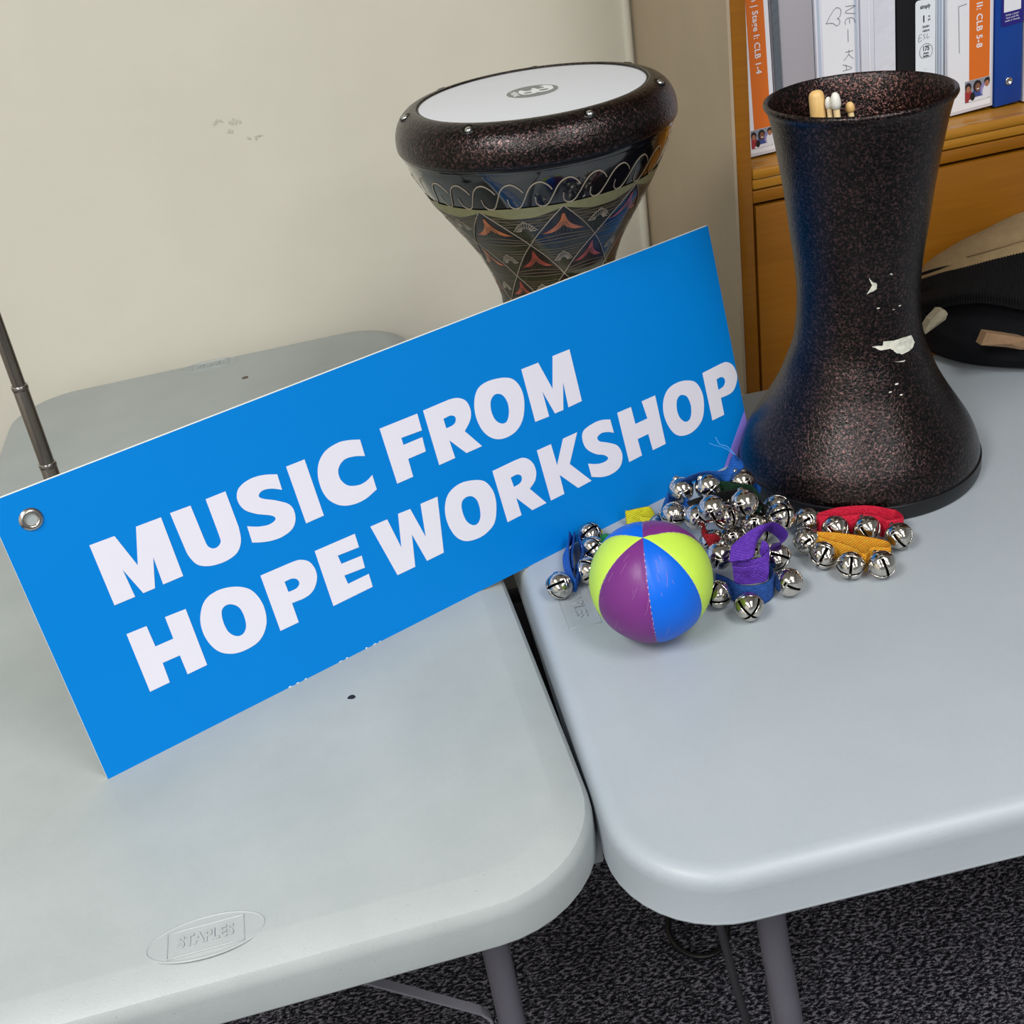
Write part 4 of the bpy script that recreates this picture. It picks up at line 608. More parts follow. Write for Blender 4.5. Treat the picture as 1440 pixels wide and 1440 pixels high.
# front sheet, edges, back, in one slab
n=len(out); 
V=[sgn(a,b,0) for a,b in out]+[sgn(a,b,-TH) for a,b in out]
F=[tuple(range(n)),tuple(range(n,2*n))[::-1]]+[(i,i+n,(i+1)%n+n,(i+1)%n) for i in range(n)]
bd=mesh('board',V,F,[M['sign'],M['sign_white']],sg,mi=[0]+[1]*(n+1))
fill2d('corner_stripe',[[(.7355,0.0),(.7515,0.0),(SL-.0002,.0368),(SL-.0002,.0530)]],M['lilac'],sg,(0,0,0),SE,SV,.0002,.0001)['label']='lilac corner stripe'
for k,v in GLYPHS.items():
    fill2d('letter',v,M['sign_text'],sg,(0,0,0),SE,SV,.0002,.0001)
# worn nicks on the lower edge
random.seed(11)
nk=[]
for s_ in (.178,.186,.195,.232,.240,.262,.270,.277):
    w_=random.uniform(.002,.005); nk.append([(s_,0.0002),(s_+w_,.0002),(s_+w_*.8,random.uniform(.0006,.0014)),(s_+w_*.2,random.uniform(.0005,.0012))])
V=[];F=[]
for q in nk:
    b0=len(V); V+=[sgn(a,b,.0002) for a,b in q]; F.append((b0,b0+1,b0+2,b0+3))
mesh('worn_edge_nick',V,F,M['sign_white'],sg)
# grommet
V,F=lathe([(.0048,-.001),(.0049,.0012),(.0056,.0022),(.0072,.0024),(.0088,.0014),(.0098,.0002)],40)
gm=mesh('grommet',V,F,M['grommet'],sg,True)
Rm=Matrix((SE,SV,SE.cross(SV))).transposed().to_4x4(); Rm.translation=sgn(.0272,.2425,0); gm.matrix_local=Rm
fill2d('grommet_hole',[[(.0272+.0050*math.cos(a),.2425+.0050*math.sin(a)) for a in [i*PI/10 for i in range(20)]]],M['table_a'],sg,(0,0,0),SE,SV,.0002,.0003)

# ---------------------------------------------------------------- telescopic pole behind the sign
pl=empty('telescopic_stand',(-.4182,.500,T)); tag(pl,'dark telescopic metal pole rising behind the left end of the blue sign','stand')
V,F=lathe([(.0,.0),(.045,.0),(.048,.003),(.046,.008),(.012,.014),(.010,.020),(0,.020)],48)
mesh('foot_disc',V,F,M['black'],pl,True,auto=40)
segs=[(.012,.1985,.0080),(.1985,.2815,.0072),(.2815,.62,.0062)]
for z0,z1,r_ in segs:
    V,F=lathe([(0,z0),(r_,z0),(r_,z1-.001),(r_*.92,z1),(0,z1)],24); sgm=mesh('tube_section',V,F,M['gun'],pl,True,auto=40)
    V,F=lathe([(r_,z1-.0045),(r_+.0005,z1-.004),(r_+.0005,z1-.001),(r_-.0004,z1)],24); mesh('collar_ring',V,F,M['gun'],sgm,True)
    V,F=lathe([(r_-.0006,z1-.0002),(r_+.0006,z1+.0002),(r_-.0006,z1+.0006)],24); mesh('bright_ring',V,F,M['screw'],sgm,True)
pl.rotation_euler=(0,.022,0)

# ---------------------------------------------------------------- goblet drum, upright, with the carved shell
D1=Vector((.133,.602,T))
d1=empty('goblet_drum',D1); tag(d1,'upright goblet drum with white head and carved patterned shell behind the sign','drum')
PR=[(.095,.0),(.096,.004),(.088,.020),(.068,.075),(.0605,.13),(.0588,.17),(.0590,.205),(.0605,.23),(.0650,.25),(.0700,.264),(.0800,.286),(.0985,.315),(.1155,.342),(.1285,.366),(.1355,.382),(.1385,.393)]
sp=smooth_prof(PR,6)
V,F=lathe(sp+[(.131,.393),(.120,.366),(.09,.315),(.052,.22),(.055,.1),(.09,.002),(.095,0)],128)
mesh('shell',V,F,M['gloss_black'],d1,True,auto=45)
def rz(z):
    for (a,za),(b,zb) in zip(sp,sp[1:]):
        if za<=z<=zb: return a+(b-a)*(z-za)/(zb-za) if zb>za else a
    return sp[-1][0]
def on(th,z,d=.0006):
    # point on the shell, pushed out along the surface normal
    e=.002; dr=(rz(min(z+e,.392))-rz(max(z-e,.001)))/(2*e); nn=Vector((1,-dr)).normalized()
    r_=rz(z)+nn.x*d; a=math.radians(th); return Vector((r_*math.cos(a),r_*math.sin(a),z+nn.y*d))
def ribbon(name,lines,w_,mat,par,d=.0007,sub=6):
    """thin engraved line following the shell; lines in (theta deg, z)"""
    V=[];F=[]
    for L in lines:
        P=cat3([(a,b*1000,0) for a,b in L],sub) if len(L)>2 else [Vector((L[0][0]+(L[1][0]-L[0][0])*k/8,(L[0][1]+(L[1][1]-L[0][1])*k/8)*1000,0)) for k in range(9)]
        Q=[on(p.x,p.y/1000,d) for p in P]; b0=len(V)
        for i,q in enumerate(Q):
            t=(Q[min(i+1,len(Q)-1)]-Q[max(i-1,0)]).normalized(); nr_=Vector((q.x,q.y,0)).normalized(); s=t.cross(nr_).normalized()*w_/2
            V+=[q+s,q-s]
        for i in range(len(Q)-1): k=b0+2*i; F.append((k,k+1,k+3,k+2))
    return mesh(name,V,F,mat,par,True)
def patch(polys,d=.0004,n=6):
    """filled triangle fan / quad patches on the shell. polys: list of 3 corners (theta,z)"""
    V=[];F=[]
    for A,B,C in polys:
        b0=len(V)
        for i in range(n+1):
            for j in range(n+1-i):
                a,b=i/n,j/n; c=1-a-b
                V.append(on(A[0]*c+B[0]*a+C[0]*b,A[1]*c+B[1]*a+C[1]*b,d))
        def ix(i,j): return b0+sum(n+1-k for k in range(i))+j
        for i in range(n):
            for j in range(n-i):
                F.append((ix(i,j),ix(i+1,j),ix(i,j+1)))
                if j<n-i-1: F.append((ix(i+1,j),ix(i+1,j+1),ix(i,j+1)))
    return V,F
PER=40.0; TH0=-94.0
rowz=[.3515,.3085,.2675,.2335,.203,.172,.140]
node=lambda r_,k:(TH0+PER*k+(PER/2 if r_%2 else 0),rowz[r_])
# scrolling wave
mot=[(-117.7,.3655),(-117.6,.3581),(-115.7,.3541),(-113.0,.3554),(-110.6,.363),(-107.8,.3743),(-105.2,.3795),(-102.4,.3802),(-99.8,.3757),(-98.4,.371)]
for k in range(30): ribbon('engraved_wave',[[(a+12*k,b) for a,b in mot]],.0013,M['engrave'],d1)
# olive band, scalloped between the points
V=[];F=[]
N=360
for i in range(N):
    th=TH0+i; ph=((th-TH0)%PER)/PER; sc_=math.sin(PI*ph)
    top=.3535+.0005*sc_; bot=.3500-.0085*sc_
    for k in range(4): V.append(on(th,top+(bot-top)*k/3,.0009))
for i in range(N):
    j=(i+1)%N
    for k in range(3): F.append((4*i+k,4*j+k,4*j+k+1,4*i+k+1))
mesh('olive_band',V,F,M['band'],d1,True)
cells={'cell_brown':[],'cell_olive':[],'cell_black':[]}; lines=[]; fine=[]; leaf={'leaf_orange':[],'leaf_red':[],'leaf_rust':[]}; shells=[]; arcs=[]
random.seed(5)
mixp=lambda A,B,t:(A[0]+(B[0]-A[0])*t,A[1]+(B[1]-A[1])*t)
for r_ in range(len(rowz)-1):
    for k in range(9):
        A=node(r_,k)
        if r_%2==0: BL_,BR_=node(r_+1,k-1),node(r_+1,k); A2=node(r_,k+1); ap=node(r_+1,k)
        else: BL_,BR_=node(r_+1,k),node(r_+1,k+1); A2=node(r_,k+1); ap=node(r_+1,k+1)
        lines+= [[A,BL_],[A,BR_]]
        # up triangle A,BL_,BR_
        if BR_[0]<BL_[0]: BL_,BR_=BR_,BL_
        h=A[1]-BL_[1]
        cells['cell_black' if r_==0 else 'cell_brown'].append((A,BL_,BR_))
        # bowed base lines
        for q in (.0,.055,.11):
            arcs.append([(BL_[0]+PER*.02,BL_[1]+h*q),(A[0],BL_[1]-h*.06+h*q*1.9+h*.05),(BR_[0]-PER*.02,BR_[1]+h*q)])
        lk=['leaf_orange','leaf_red','leaf_red','leaf_rust'][ (k+r_)%4 ] if r_<3 else 'leaf_rust'
        # flared leaf
        cx=A[0]; w0=PER*.33; pts=[]
        top=(cx,A[1]-h*.22)
        def lw(t): return .05+.22*t+.73*t**3.2
        nn=8
        one=[]
        for s in (-1,1):
            for i in range(nn):
                t0,t1=i/nn,(i+1)/nn
                z0,z1=top[1]-h*.50*t0,top[1]-h*.50*t1
                p0,p1=(cx+s*w0*lw(t0)*.9,z0),(cx+s*w0*lw(t1)*.9,z1)
                z0b=top[1]-h*.50*max(0,t0-.12*t0); 
                inn0,inn1=(cx+s*w0*lw(t0)*.9*max(0,(t0-.62))*1.5,z0 ),(cx+s*w0*lw(t1)*.9*max(0,(t1-.62))*1.5,z1)
                one+= [(inn0,p0,p1),(inn0,p1,inn1)]
        leaf[lk].append(one)
        for i in range(5):
            dx=(i-2)*.06*PER
            fine.append([(cx+dx*.3,A[1]-h*.45),(cx+dx,A[1]-h*.78)])
        fine.append([mixp(A,BL_,.25),(mixp(A,BL_,.75)[0]+2,mixp(A,BL_,.72)[1])]); fine.append([mixp(A,BR_,.25),(mixp(A,BR_,.75)[0]-2,mixp(A,BR_,.72)[1])])
        # down triangle A,A2,ap
        cells['cell_olive'].append((A,ap,A2))
        c0=((A[0]+A2[0])/2,A[1]-h*.48)
        if r_==0: arcs.append([(A[0]+3,A[1]-.008),(c0[0]-6,A[1]-.0150),(c0[0]+6,A[1]-.0150),(A2[0]-3,A2[1]-.008)])
        for q in (.16,.24,.32):
            arcs.append([mixp(A,ap,q*1.2),(c0[0]-5,A[1]-h*(q+.06)),(c0[0]+5,A[1]-h*(q+.06)),mixp(A2,ap,q*1.2)])
        arcs.append([mixp(A,ap,.45),(c0[0]-4.5,c0[1]-h*.02),mixp(A,ap,.86)]); arcs.append([mixp(A2,ap,.45),(c0[0]+4.5,c0[1]-h*.02),mixp(A2,ap,.86)])
        for i in range(11):
            a=math.radians(180*i/10); sx=PER*.135
            shells.append([(c0[0]+sx*.4*math.cos(a),c0[1]-h*.1+h*.07*math.sin(a)),(c0[0]+sx*math.cos(a),c0[1]-h*.1+h*.24*math.sin(a))])
        shells.append([(c0[0]-sx*1.2,c0[1]-h*.1),(c0[0],c0[1]+h*.16),(c0[0]+sx*1.2,c0[1]-h*.1)])
lat=[]
for k_,ps in cells.items():
    for q in ps: V,F=patch([q],.0004,6); mesh('lacquer_cell',V,F,M[k_],d1,True)
for k_,ps in leaf.items():
    for q in ps: V,F=patch(q,.0007,1); mesh('leaf_inlay',V,F,M[k_],d1,True)
ribbon('engraved_lattice',lines,.0010,M['engrave'],d1,.0012)
ribbon('engraved_arc',arcs,.0007,M['engrave_dim'],d1,.0009,5)['kind']='stuff'
ribbon('engraved_hatching',fine,.0005,M['engrave_dim'],d1,.0009,2)['kind']='stuff'
ribbon('shell_motif',shells,.0009,M['engrave'],d1,.0010,2)['kind']='stuff'
# tuning ring
ring=smooth_prof([(.1165,.4325),(.1180,.4350),(.1240,.4345),(.1310,.4310),(.1375,.4245),(.1420,.4150),(.1435,.4060),(.1430,.3985),(.1405,.3955)],5)+[(.136,.3955),(.136,.41),(.1165,.42),(.1165,.4325)]
V,F=lathe(ring,128); rg=mesh('tuning_ring',V,F,M['hammer'],d1,True,auto=50)
V,F=lathe([(.134,.3905),(.1392,.3905),(.1400,.3920),(.1400,.3950),(.134,.3955)],128); mesh('rim_lip',V,F,M['gloss_black'],d1,True,auto=50)
V,F=lathe([(0,.4338),(.112,.4338),(.1150,.4336),(.1167,.4318)],128); hd=mesh('drum_head',V,F,M['drumhead'],d1,True)
V,F=lathe([(.1150,.4337),(.1158,.4342),(.1167,.4336)],96); mesh('head_rim_line',V,F,M['ring_rubber'],hd,True)
for k in range(7):
    a=math.radians(-79.15+k*360/7); c=Vector((.1290*math.cos(a),.1290*math.sin(a),.4312)); nrm=Vector((math.cos(a)*.42,math.sin(a)*.42,.9)).normalized()
    ex=Vector((-math.sin(a),math.cos(a),0)); ey=nrm.cross(ex)
    V=[];F=[]
    prof=[(0,-.0001),(.0050,.0004),(.0058,.0016),(.0066,.0002)]
    V,F=lathe(prof,24); s_=mesh('bolt_socket',V,F,M['ring_rubber'],d1,True)
    m=Matrix((ex,ey,nrm)).transposed().to_4x4(); m.translation=c; s_.matrix_local=m
    V,F=lathe([(0,.0030),(.0022,.0028),(.0034,.0018),(.0036,.0002)],20); b_=mesh('bolt',V,F,M['screw'],s_,True); b_.location=(.0006,-.0008,0)
# printed mark on the head
LO=(0,0,.4340); cR_=.0262
lg=fill2d('printed_badge',[[(cR_*math.cos(a),cR_*math.sin(a)) for a in [i*2*PI/64 for i in range(64)]]],M['logo_grey'],hd,(.0013,.0015,.4339),X,Y,.0001)
def sc2(L,s=cR_): return [(a*s,b*s) for a,b in L]
outl=[(-.50,.30),(-.36,.52),(-.28,.30),(-.22,.16),(.02,.14),(.03,.34),(.12,.52),(.22,.34),(.24,.14),(.48,.16),(.56,.30),(.40,.50),(.62,.66),(.84,.36),(.84,-.02),(.74,-.30),(.50,-.46),(.25,-.46),(.12,-.36),(.0,-.46),(-.26,-.46),(-.44,-.34),(-.52,-.08)]
h1=[(-.26+.17*math.cos(a)+.05,-.16+.14*math.sin(a)) for a in [i*PI/8 for i in range(16)]]
h2=[(.42+.20*math.cos(a),-.14+.15*math.sin(a)) for a in [i*PI/8 for i in range(16)]]
fill2d('badge_print',[sc2(outl),sc2(h1),sc2(h2)],M['logo_white'],lg,(.0013,.0015,.43405),X,Y,.00006)
text('badge_print','MEINL',.0085,M['logo_white'],lg,(.0013-.0185,.0015,.43405),(0,-1,0),(1,0,0),.00006,0,.0002,'CENTER',1,1)

# ---------------------------------------------------------------- second drum, upside down, hollow
D2=Vector((.42,.47,T))
d2=empty('goblet_drum',D2); tag(d2,'upside down dark copper drum with chipped paint holding sticks in its open end','drum')
PO=[(.1285,.017),(.1280,.024),(.1245,.036),(.1185,.050),(.1070,.069),(.0945,.089),(.0830,.110),(.0745,.131),(.0670,.152),(.0635,.172),(.0620,.195),(.0618,.217),(.0640,.245),(.0672,.27),(.0720,.312),(.0770,.346),(.0825,.378),(.0862,.394)]
so=smooth_prof(PO,5)
inn=[(max(.02,a-.0035),b) for a,b in so][::-1]
V,F=lathe([(.120,.017)]+so+[(.0885,.3962),(.0900,.3990),(.0893,.4020),(.0870,.4028),(.0850,.4010),(.0843,.3975)],128)
mesh('shell',V,F,M['hammer'],d2,True,auto=60)
V,F=lathe([(.0845,.399)]+[(a,b) for a,b in inn if b>.03]+[(.12,.03),(0,.03)],96)
mesh('shell_inside',V,F,M['hammer_in'],d2,True)
V,F=lathe([(0,.0),(.1265,.0),(.1295,.0012),(.1303,.004),(.1303,.0150),(.1300,.0176),(.1290,.0184),(.120,.0184)],128)
mesh('head_rim',V,F,M['ring_rubber'],d2,True,auto=40)
def rz2(z):
    for (a,za),(b,zb) in zip(so,so[1:]):
        if za<=z<=zb: return a+(b-a)*(z-za)/(zb-za)
    return .1285
random.seed(2)
for ch in CHIPS:
    cth=sum(a for a,b in ch)/len(ch); cz=sum(b for a,b in ch)/len(ch)
    P=[]
    n=len(ch)
    for i in range(n):
        (a0,b0),(a1,b1)=ch[i],ch[(i+1)%n]
        for t in (0,.33,.66):
            jx=random.uniform(-.5,.5)*(t>0); jz=random.uniform(-.0007,.0007)*(t>0); P.append((a0+(a1-a0)*t+jx,b0+(b1-b0)*t+jz))
    def q2(a,z,d=.0005): r_=rz2(z)+d; return (r_*math.cos(math.radians(a)),r_*math.sin(math.radians(a)),z)
    if n==7: # hook: strip
        pass
    V=[q2(cth,cz,.0007)]+[q2(a,z) for a,z in P]; V+= [q2(cth+(a-cth)*.5,cz+(z-cz)*.5,.0006) for a,z in P]
    m_=len(P); F=[]
    for i in range(m_):
        j=(i+1)%m_; F.append((0,1+m_+i,1+m_+j)); F.append((1+m_+i,1+i,1+j,1+m_+j))
    mesh('paint_chip',V,F,M['chip'],d2)
for a,z,r_ in ((-98,.208,.0010),(-83,.203,.0007),(-76,.205,.0009),(-86,.128,.0012),(-92,.122,.0010),(-84,.117,.0010)):
    V=[(( rz2(z)+.0006)*math.cos(math.radians(a)),(rz2(z)+.0006)*math.sin(math.radians(a)),z)]
    for i in range(8):
        t=i/8*2*PI; zz=z+r_*math.sin(t)*random.uniform(.5,1); aa=a+math.degrees(r_*1.8*math.cos(t)/rz2(z)); V.append(((rz2(zz)+.0005)*math.cos(math.radians(aa)),(rz2(zz)+.0005)*math.sin(math.radians(aa)),zz))
    mesh('paint_chip',V,[(0,1+i,1+(i+1)%8) for i in range(8)],M['chip'],d2)

# ---------------------------------------------------------------- sticks standing in the drum
def rod(name,top,bot,prof,mat,par=None):
    """surface of revolution from top downwards; prof = (radius, distance from top)"""
    top=Vector(top);bot=Vector(bot);ax=(bot-top).normalized();a=ax.orthogonal().normalized();b=ax.cross(a);V=[];F=[];n=20
    for r_,s in prof:
        for i in range(n): t=2*PI*i/n; V.append(top+ax*s+(a*math.cos(t)+b*math.sin(t))*max(r_,.00005))
    for j in range(len(prof)-1):
        for i in range(n): k=(i+1)%n; F.append((j*n+i,j*n+k,(j+1)*n+k,(j+1)*n+i))
    F.append(tuple(range(n))[::-1]); F.append(tuple((len(prof)-1)*n+i for i in range(n)))
    return mesh(name,V,F,mat,par,True,auto=60)
def stick(top,bot,r_,tip,tiplen,tipmat,label,name='drumstick'):
    L=(Vector(bot)-Vector(top)).length
    e=empty(name,(0,0,0)); tag(e,label,'stick' if name!='drumstick' else 'drumstick')
    rod('shaft',top,bot,[(r_*.75,tiplen*.92),(r_*.82,tiplen),(r_*.95,tiplen+.03),(r_*1.15,tiplen+.10),(r_*1.3,L-.004),(r_*1.1,L)],M['stick'],e)
    rod('tip',top,bot,[(0,0),(tip*.45,tiplen*.05),(tip*.78,tiplen*.2),(tip*.97,tiplen*.45),(tip,tiplen*.68),(tip*.86,tiplen*.92),(r_*.7,tiplen*1.0)],M[tipmat],e)
    return e
STK=[((.3948,.5109,T+.403),(.412,.470,T+.032)),((.4027,.5009,T+.397),(.425,.455,T+.032)),((.4060,.4930,T+.402),(.440,.475,T+.032)),((.4270,.5053,T+.387),(.460,.450,T+.032))]
L=.36
e=empty('wooden_claves',(0,0,0)); tag(e,'thick round-ended wooden dowel, leftmost stick in the open drum','stick')
rod('dowel',STK[0][0],STK[0][1],[(0,0),(.0040,.0006),(.0064,.0025),(.0075,.006),(.0077,.02),(.0077,L-.003),(.006,L)],M['wood_dowel'],e)
stick(STK[1][0],STK[1][1],.0030,.0036,.0115,'tip_white','drumstick with small white tip, right beside the thick dowel')
stick(STK[2][0],STK[2][1],.0038,.0050,.0165,'tip_white','drumstick with the large white tip, tallest of the thin sticks')
stick(STK[3][0],STK[3][1],.0035,.0046,.0105,'wood_dowel','drumstick with a bare wooden tip, rightmost stick in the drum')

# ---------------------------------------------------------------- juggling ball
BC=Vector(BALL); ax=Vector(BALL_POLE).normalized(); sm=Vector(BALL_SEAM); 
e1=(sm-ax*sm.dot(ax)).normalized(); e2=ax.cross(e1)
ball=empty('juggling_ball',(BC.x,BC.y,T)); tag(ball,'scuffed panelled ball in plum, blue and lime vinyl beside the bells','ball')
def bshape(d):
    """direction -> point: slightly slumped bean bag sphere"""
    r_=BALL_R*(1+.012*math.sin(3*math.atan2(d.y,d.x)+1))
    p=d*r_; 
    if p.z<0: p.z*=.97
    p.z=max(p.z,-(BC.z-T)+.0004) 
    return p
cols=['ball_blue','ball_lime','ball_purple','ball_blue','ball_lime','ball_purple']
# panels from front seam going counter-clockwise about the pole
NP=6
seamang=[0,52,112,180,238,300]
for i in range(NP):
    a0=seamang[i]; a1=seamang[(i+1)%NP]+(360 if i==NP-1 else 0)
    V=[];F=[];nu,nv=14,28
    for j in range(nv+1):
        ph=PI*j/nv
        for k in range(nu+1):
            a=math.radians(a0+(a1-a0)*k/nu); d=(ax*math.cos(ph)+(e1*math.cos(a)+e2*math.sin(a))*math.sin(ph)).normalized()
            edge=min(k,nu-k)/nu; puff=1-.014*max(0,1-edge/.10)*math.sin(ph)**.5 if 0<j<nv else .99
            V.append(bshape(d)*puff+Vector((0,0,BC.z-T)))
    for j in range(nv):
        for k in range(nu): a=j*(nu+1)+k; F.append((a,a+nu+1,a+nu+2,a+1))
    pn=mesh('panel',V,F,M[cols[i]],ball,True); pn['label']={'b':'blue panel','l':'lime panel','p':'plum panel'}[cols[i][5]]
for i in range(NP):
    a=math.radians(seamang[i]); P=[]
    V=[];F=[]
    for j in range(1,60):
        ph=PI*j/60; 
        if j%2: continue
        d=(ax*math.cos(ph)+(e1*math.cos(a)+e2*math.sin(a))*math.sin(ph)).normalized(); d2_=(ax*math.cos(ph+.032)+(e1*math.cos(a)+e2*math.sin(a))*math.sin(ph+.032)).normalized()
        s=d.cross(d2_).normalized()*.00035
        p,q=bshape(d)*.993,bshape(d2_)*.993; b0=len(V); V+=[p+s+Vector((0,0,BC.z-T)),p-s+Vector((0,0,BC.z-T)),q-s+Vector((0,0,BC.z-T)),q+s+Vector((0,0,BC.z-T))]; F.append((b0,b0+1,b0+2,b0+3))
    mesh('stitching',V,F,M['thread'],ball)
random.seed(9)
V=[];F=[]
for k in range(30):
    a=math.radians(random.uniform(-62,45)); ph=random.uniform(.35,1.7); dr_=random.uniform(-.6,.2); ln=random.uniform(.04,.22)
    prev=None;b0=len(V);m_=3
    for i in range(m_+1):
        aa=a+dr_*ln*i/m_; pp=ph+ln*i/m_; d=(ax*math.cos(pp)+(e1*math.cos(aa)+e2*math.sin(aa))*math.sin(pp)).normalized()
        s=e2*.00007; p=bshape(d)*1.003+Vector((0,0,BC.z-T)); V+=[p+s,p-s]
    for i in range(m_): q=b0+2*i; F.append((q,q+1,q+3,q+2))
mesh('scuff_scratch',V,F,M['scratch'],ball)['kind']='stuff'

# ---------------------------------------------------------------- jingle bells on webbing straps
BR=.0140
def bell_mesh():
    R_=BR; wv=.125; g=[-1,-.82,-.6,-.40,-.24,-wv,wv,.24,.40,.6,.82,1]
    bm=bmesh.new(); cache={}
    def vert(p):
        k=tuple(round(c,5) for c in p)
        if k not in cache:
            v=Vector(p); l=v.length
            d=Vector((p[0]*math.sqrt(1-p[1]**2/2-p[2]**2/2+p[1]**2*p[2]**2/3),p[1]*math.sqrt(1-p[2]**2/2-p[0]**2/2+p[2]**2*p[0]**2/3),p[2]*math.sqrt(1-p[0]**2/2-p[1]**2/2+p[0]**2*p[1]**2/3)))
            # petals pulled in a little toward the slots on the lower half
            m_=min(abs(d.x),abs(d.y)); 
            s=1.0
            if d.z>-.1: s=1-.085*math.exp(-(m_/.30)**2)*min(1,(d.z+.1)/.5)
            # waist seam
            cache[k]=bm.verts.new(d*R_*s)
        return cache[k]
    axs=[((1,0,0),(0,1,0),(0,0,1)),((0,1,0),(1,0,0),(0,0,-1)),((0,1,0),(0,0,1),(1,0,0)),((0,0,1),(0,1,0),(-1,0,0)),((0,0,1),(1,0,0),(0,1,0)),((1,0,0),(0,0,1),(0,-1,0))]
    for U_,V_,W_ in axs:
        U_,V_,W_=Vector(U_),Vector(V_),Vector(W_)
        for i in range(len(g)-1):
            for j in range(len(g)-1):
                mu,mv=(g[i]+g[i+1])/2,(g[j]+g[j+1])/2; c=U_*mu+V_*mv+W_
                slot=False
                lim=-.10
                if W_.z>.5: slot=abs(c.x)<wv or abs(c.y)<wv
                elif abs(W_.x)>.5: slot=(abs(c.y)<wv and c.z>lim) or (abs(c.y)<.24 and -.24<c.z<.0)
                elif abs(W_.y)>.5: slot=(abs(c.x)<wv and c.z>lim) or (abs(c.x)<.24 and -.24<c.z<.0)
                if slot: continue
                bm.faces.new([vert(U_*a+V_*b+W_) for a,b in ((g[i],g[j]),(g[i+1],g[j]),(g[i+1],g[j+1]),(g[i],g[j+1]))])
    bmesh.ops.recalc_face_normals(bm,faces=bm.faces)
    me=bpy.data.meshes.new('bell_shell'); bm.to_mesh(me); bm.free()
    for m_ in (M['chrome'],M['bell_shade']): me.materials.append(m_)
    o=bpy.data.objects.new('bell_shell',me); SC.collection.objects.link(o)
    md=o.modifiers.new('s','SOLIDIFY'); md.thickness=.0009; md.offset=-1; md.material_offset=1; md.material_offset_rim=0
    sb=o.modifiers.new('b','SUBSURF'); sb.levels=1; sb.render_levels=1
    dg=bpy.context.evaluated_depsgraph_get(); m2=bpy.data.meshes.new_from_object(o.evaluated_get(dg)); m2.polygons.foreach_set('use_smooth',[True]*len(m2.polygons))
    bpy.data.objects.remove(o); m2.name='bell'; return m2
BM=bell_mesh()
def cyl_me(name,r_,prof,mat):
    V,F=lathe(prof,16); me=bpy.data.meshes.new(name); me.from_pydata(V,[],F); me.materials.append(mat); me.polygons.foreach_set('use_smooth',[True]*len(me.polygons)); return me
SEAM=cyl_me('waist_seam',0,[(BR*.985,-.0008),(BR*1.022,-.0004),(BR*1.022,.0004),(BR*.985,.0008)],M['chrome'])
LOOP=cyl_me('stud',0,[(.0,-BR-.0022),(.0026,-BR-.0020),(.003,-BR-.0004),(.004,-BR+.001)],M['chrome'])
PEL=cyl_me('pellet',0,[(0,-.004),(.0028,-.0028),(.004,0),(.0028,.0028),(0,.004)],M['bell_shade'])
def put_bell(par,loc,axis,spin=0):
    # +z of the mesh carries the cross slot
    z=Vector(axis).normalized(); x=z.cross(Vector((0,0,1))).normalized() if abs(z.z)<.98 else Vector((1,0,0)); y=z.cross(x)
    m=(Matrix((x,y,z)).transposed().to_4x4()); m=Matrix.Translation(Vector(loc)-par.location)@m@Matrix.Rotation(spin,4,'Z')
    o=bpy.data.objects.new('bell',BM); link(o,par); o.matrix_local=m
    for nm,me in (('waist_seam',SEAM),('stud',LOOP),('pellet',PEL)):
        c=bpy.data.objects.new(nm,me); link(c,o)
        if nm=='pellet': c.location=(0,0,-.006)
    return o
def strap(par,rib,mat,name='strap',wob=.0,closed=False):
    A=cat3([a for a,b in rib],5,closed); B=cat3([b for a,b in rib],5,closed); off=par.location
    n=len(A); th=.0019; V=[];F=[];uv=[]; s=0; S=[0]; nw=6
    for i in range(1,n): s+=(A[i]-A[i-1]).length; S.append(s)
    Nn=[]
    for i in range(n):
        t=(A[min(i+1,n-1)]-A[max(i-1,0)]); wv=(A[i]-B[i]); q=t.cross(wv)
        if q.length<1e-9: q=Nn[-1].copy() if Nn else Vector((0,1,0))
        q.normalize()
        if Nn and q.dot(Nn[-1])<-.2: q=-q
        Nn.append(q)
    for side in (1,-1):
        for i in range(n):
            for k in range(nw+1):
                p=A[i].lerp(B[i],k/nw)+Nn[i]*th/2*side*(1 if 0<k<nw else .5); 
                if p.z<T+.0008: p.z=T+.0008
                V.append(p-off); uv.append((S[i],k/nw*(A[i]-B[i]).length))
    m_=n*(nw+1)
    for i in range(n-1):
        for k in range(nw):
            a=i*(nw+1)+k; F.append((a,a+1,a+nw+2,a+nw+1)); a+=m_; F.append((a,a+nw+1,a+nw+2,a+1))
        for k in (0,nw):
            a=i*(nw+1)+k; F.append((a,a+nw+1,a+nw+1+m_,a+m_) if k==0 else (a,a+m_,a+nw+1+m_,a+nw+1))
    for i in (0,n-1):
        for k in range(nw): a=i*(nw+1)+k; F.append((a,a+m_,a+m_+1,a+1) if i==0 else (a,a+1,a+m_+1,a+m_))
    o=mesh(name,V,F,mat,par,True,auto=70)
    ul=o.data.uv_layers.new(name='UVMap')
    for lp in o.data.loops: ul.data[lp.index].uv=uv[lp.vertex_index]
    return o
def cen(pts): 
    c=Vector((0,0,0)); 
    for p in pts: c+=Vector(p)
    c/=len(pts); return Vector((c.x,c.y,T))
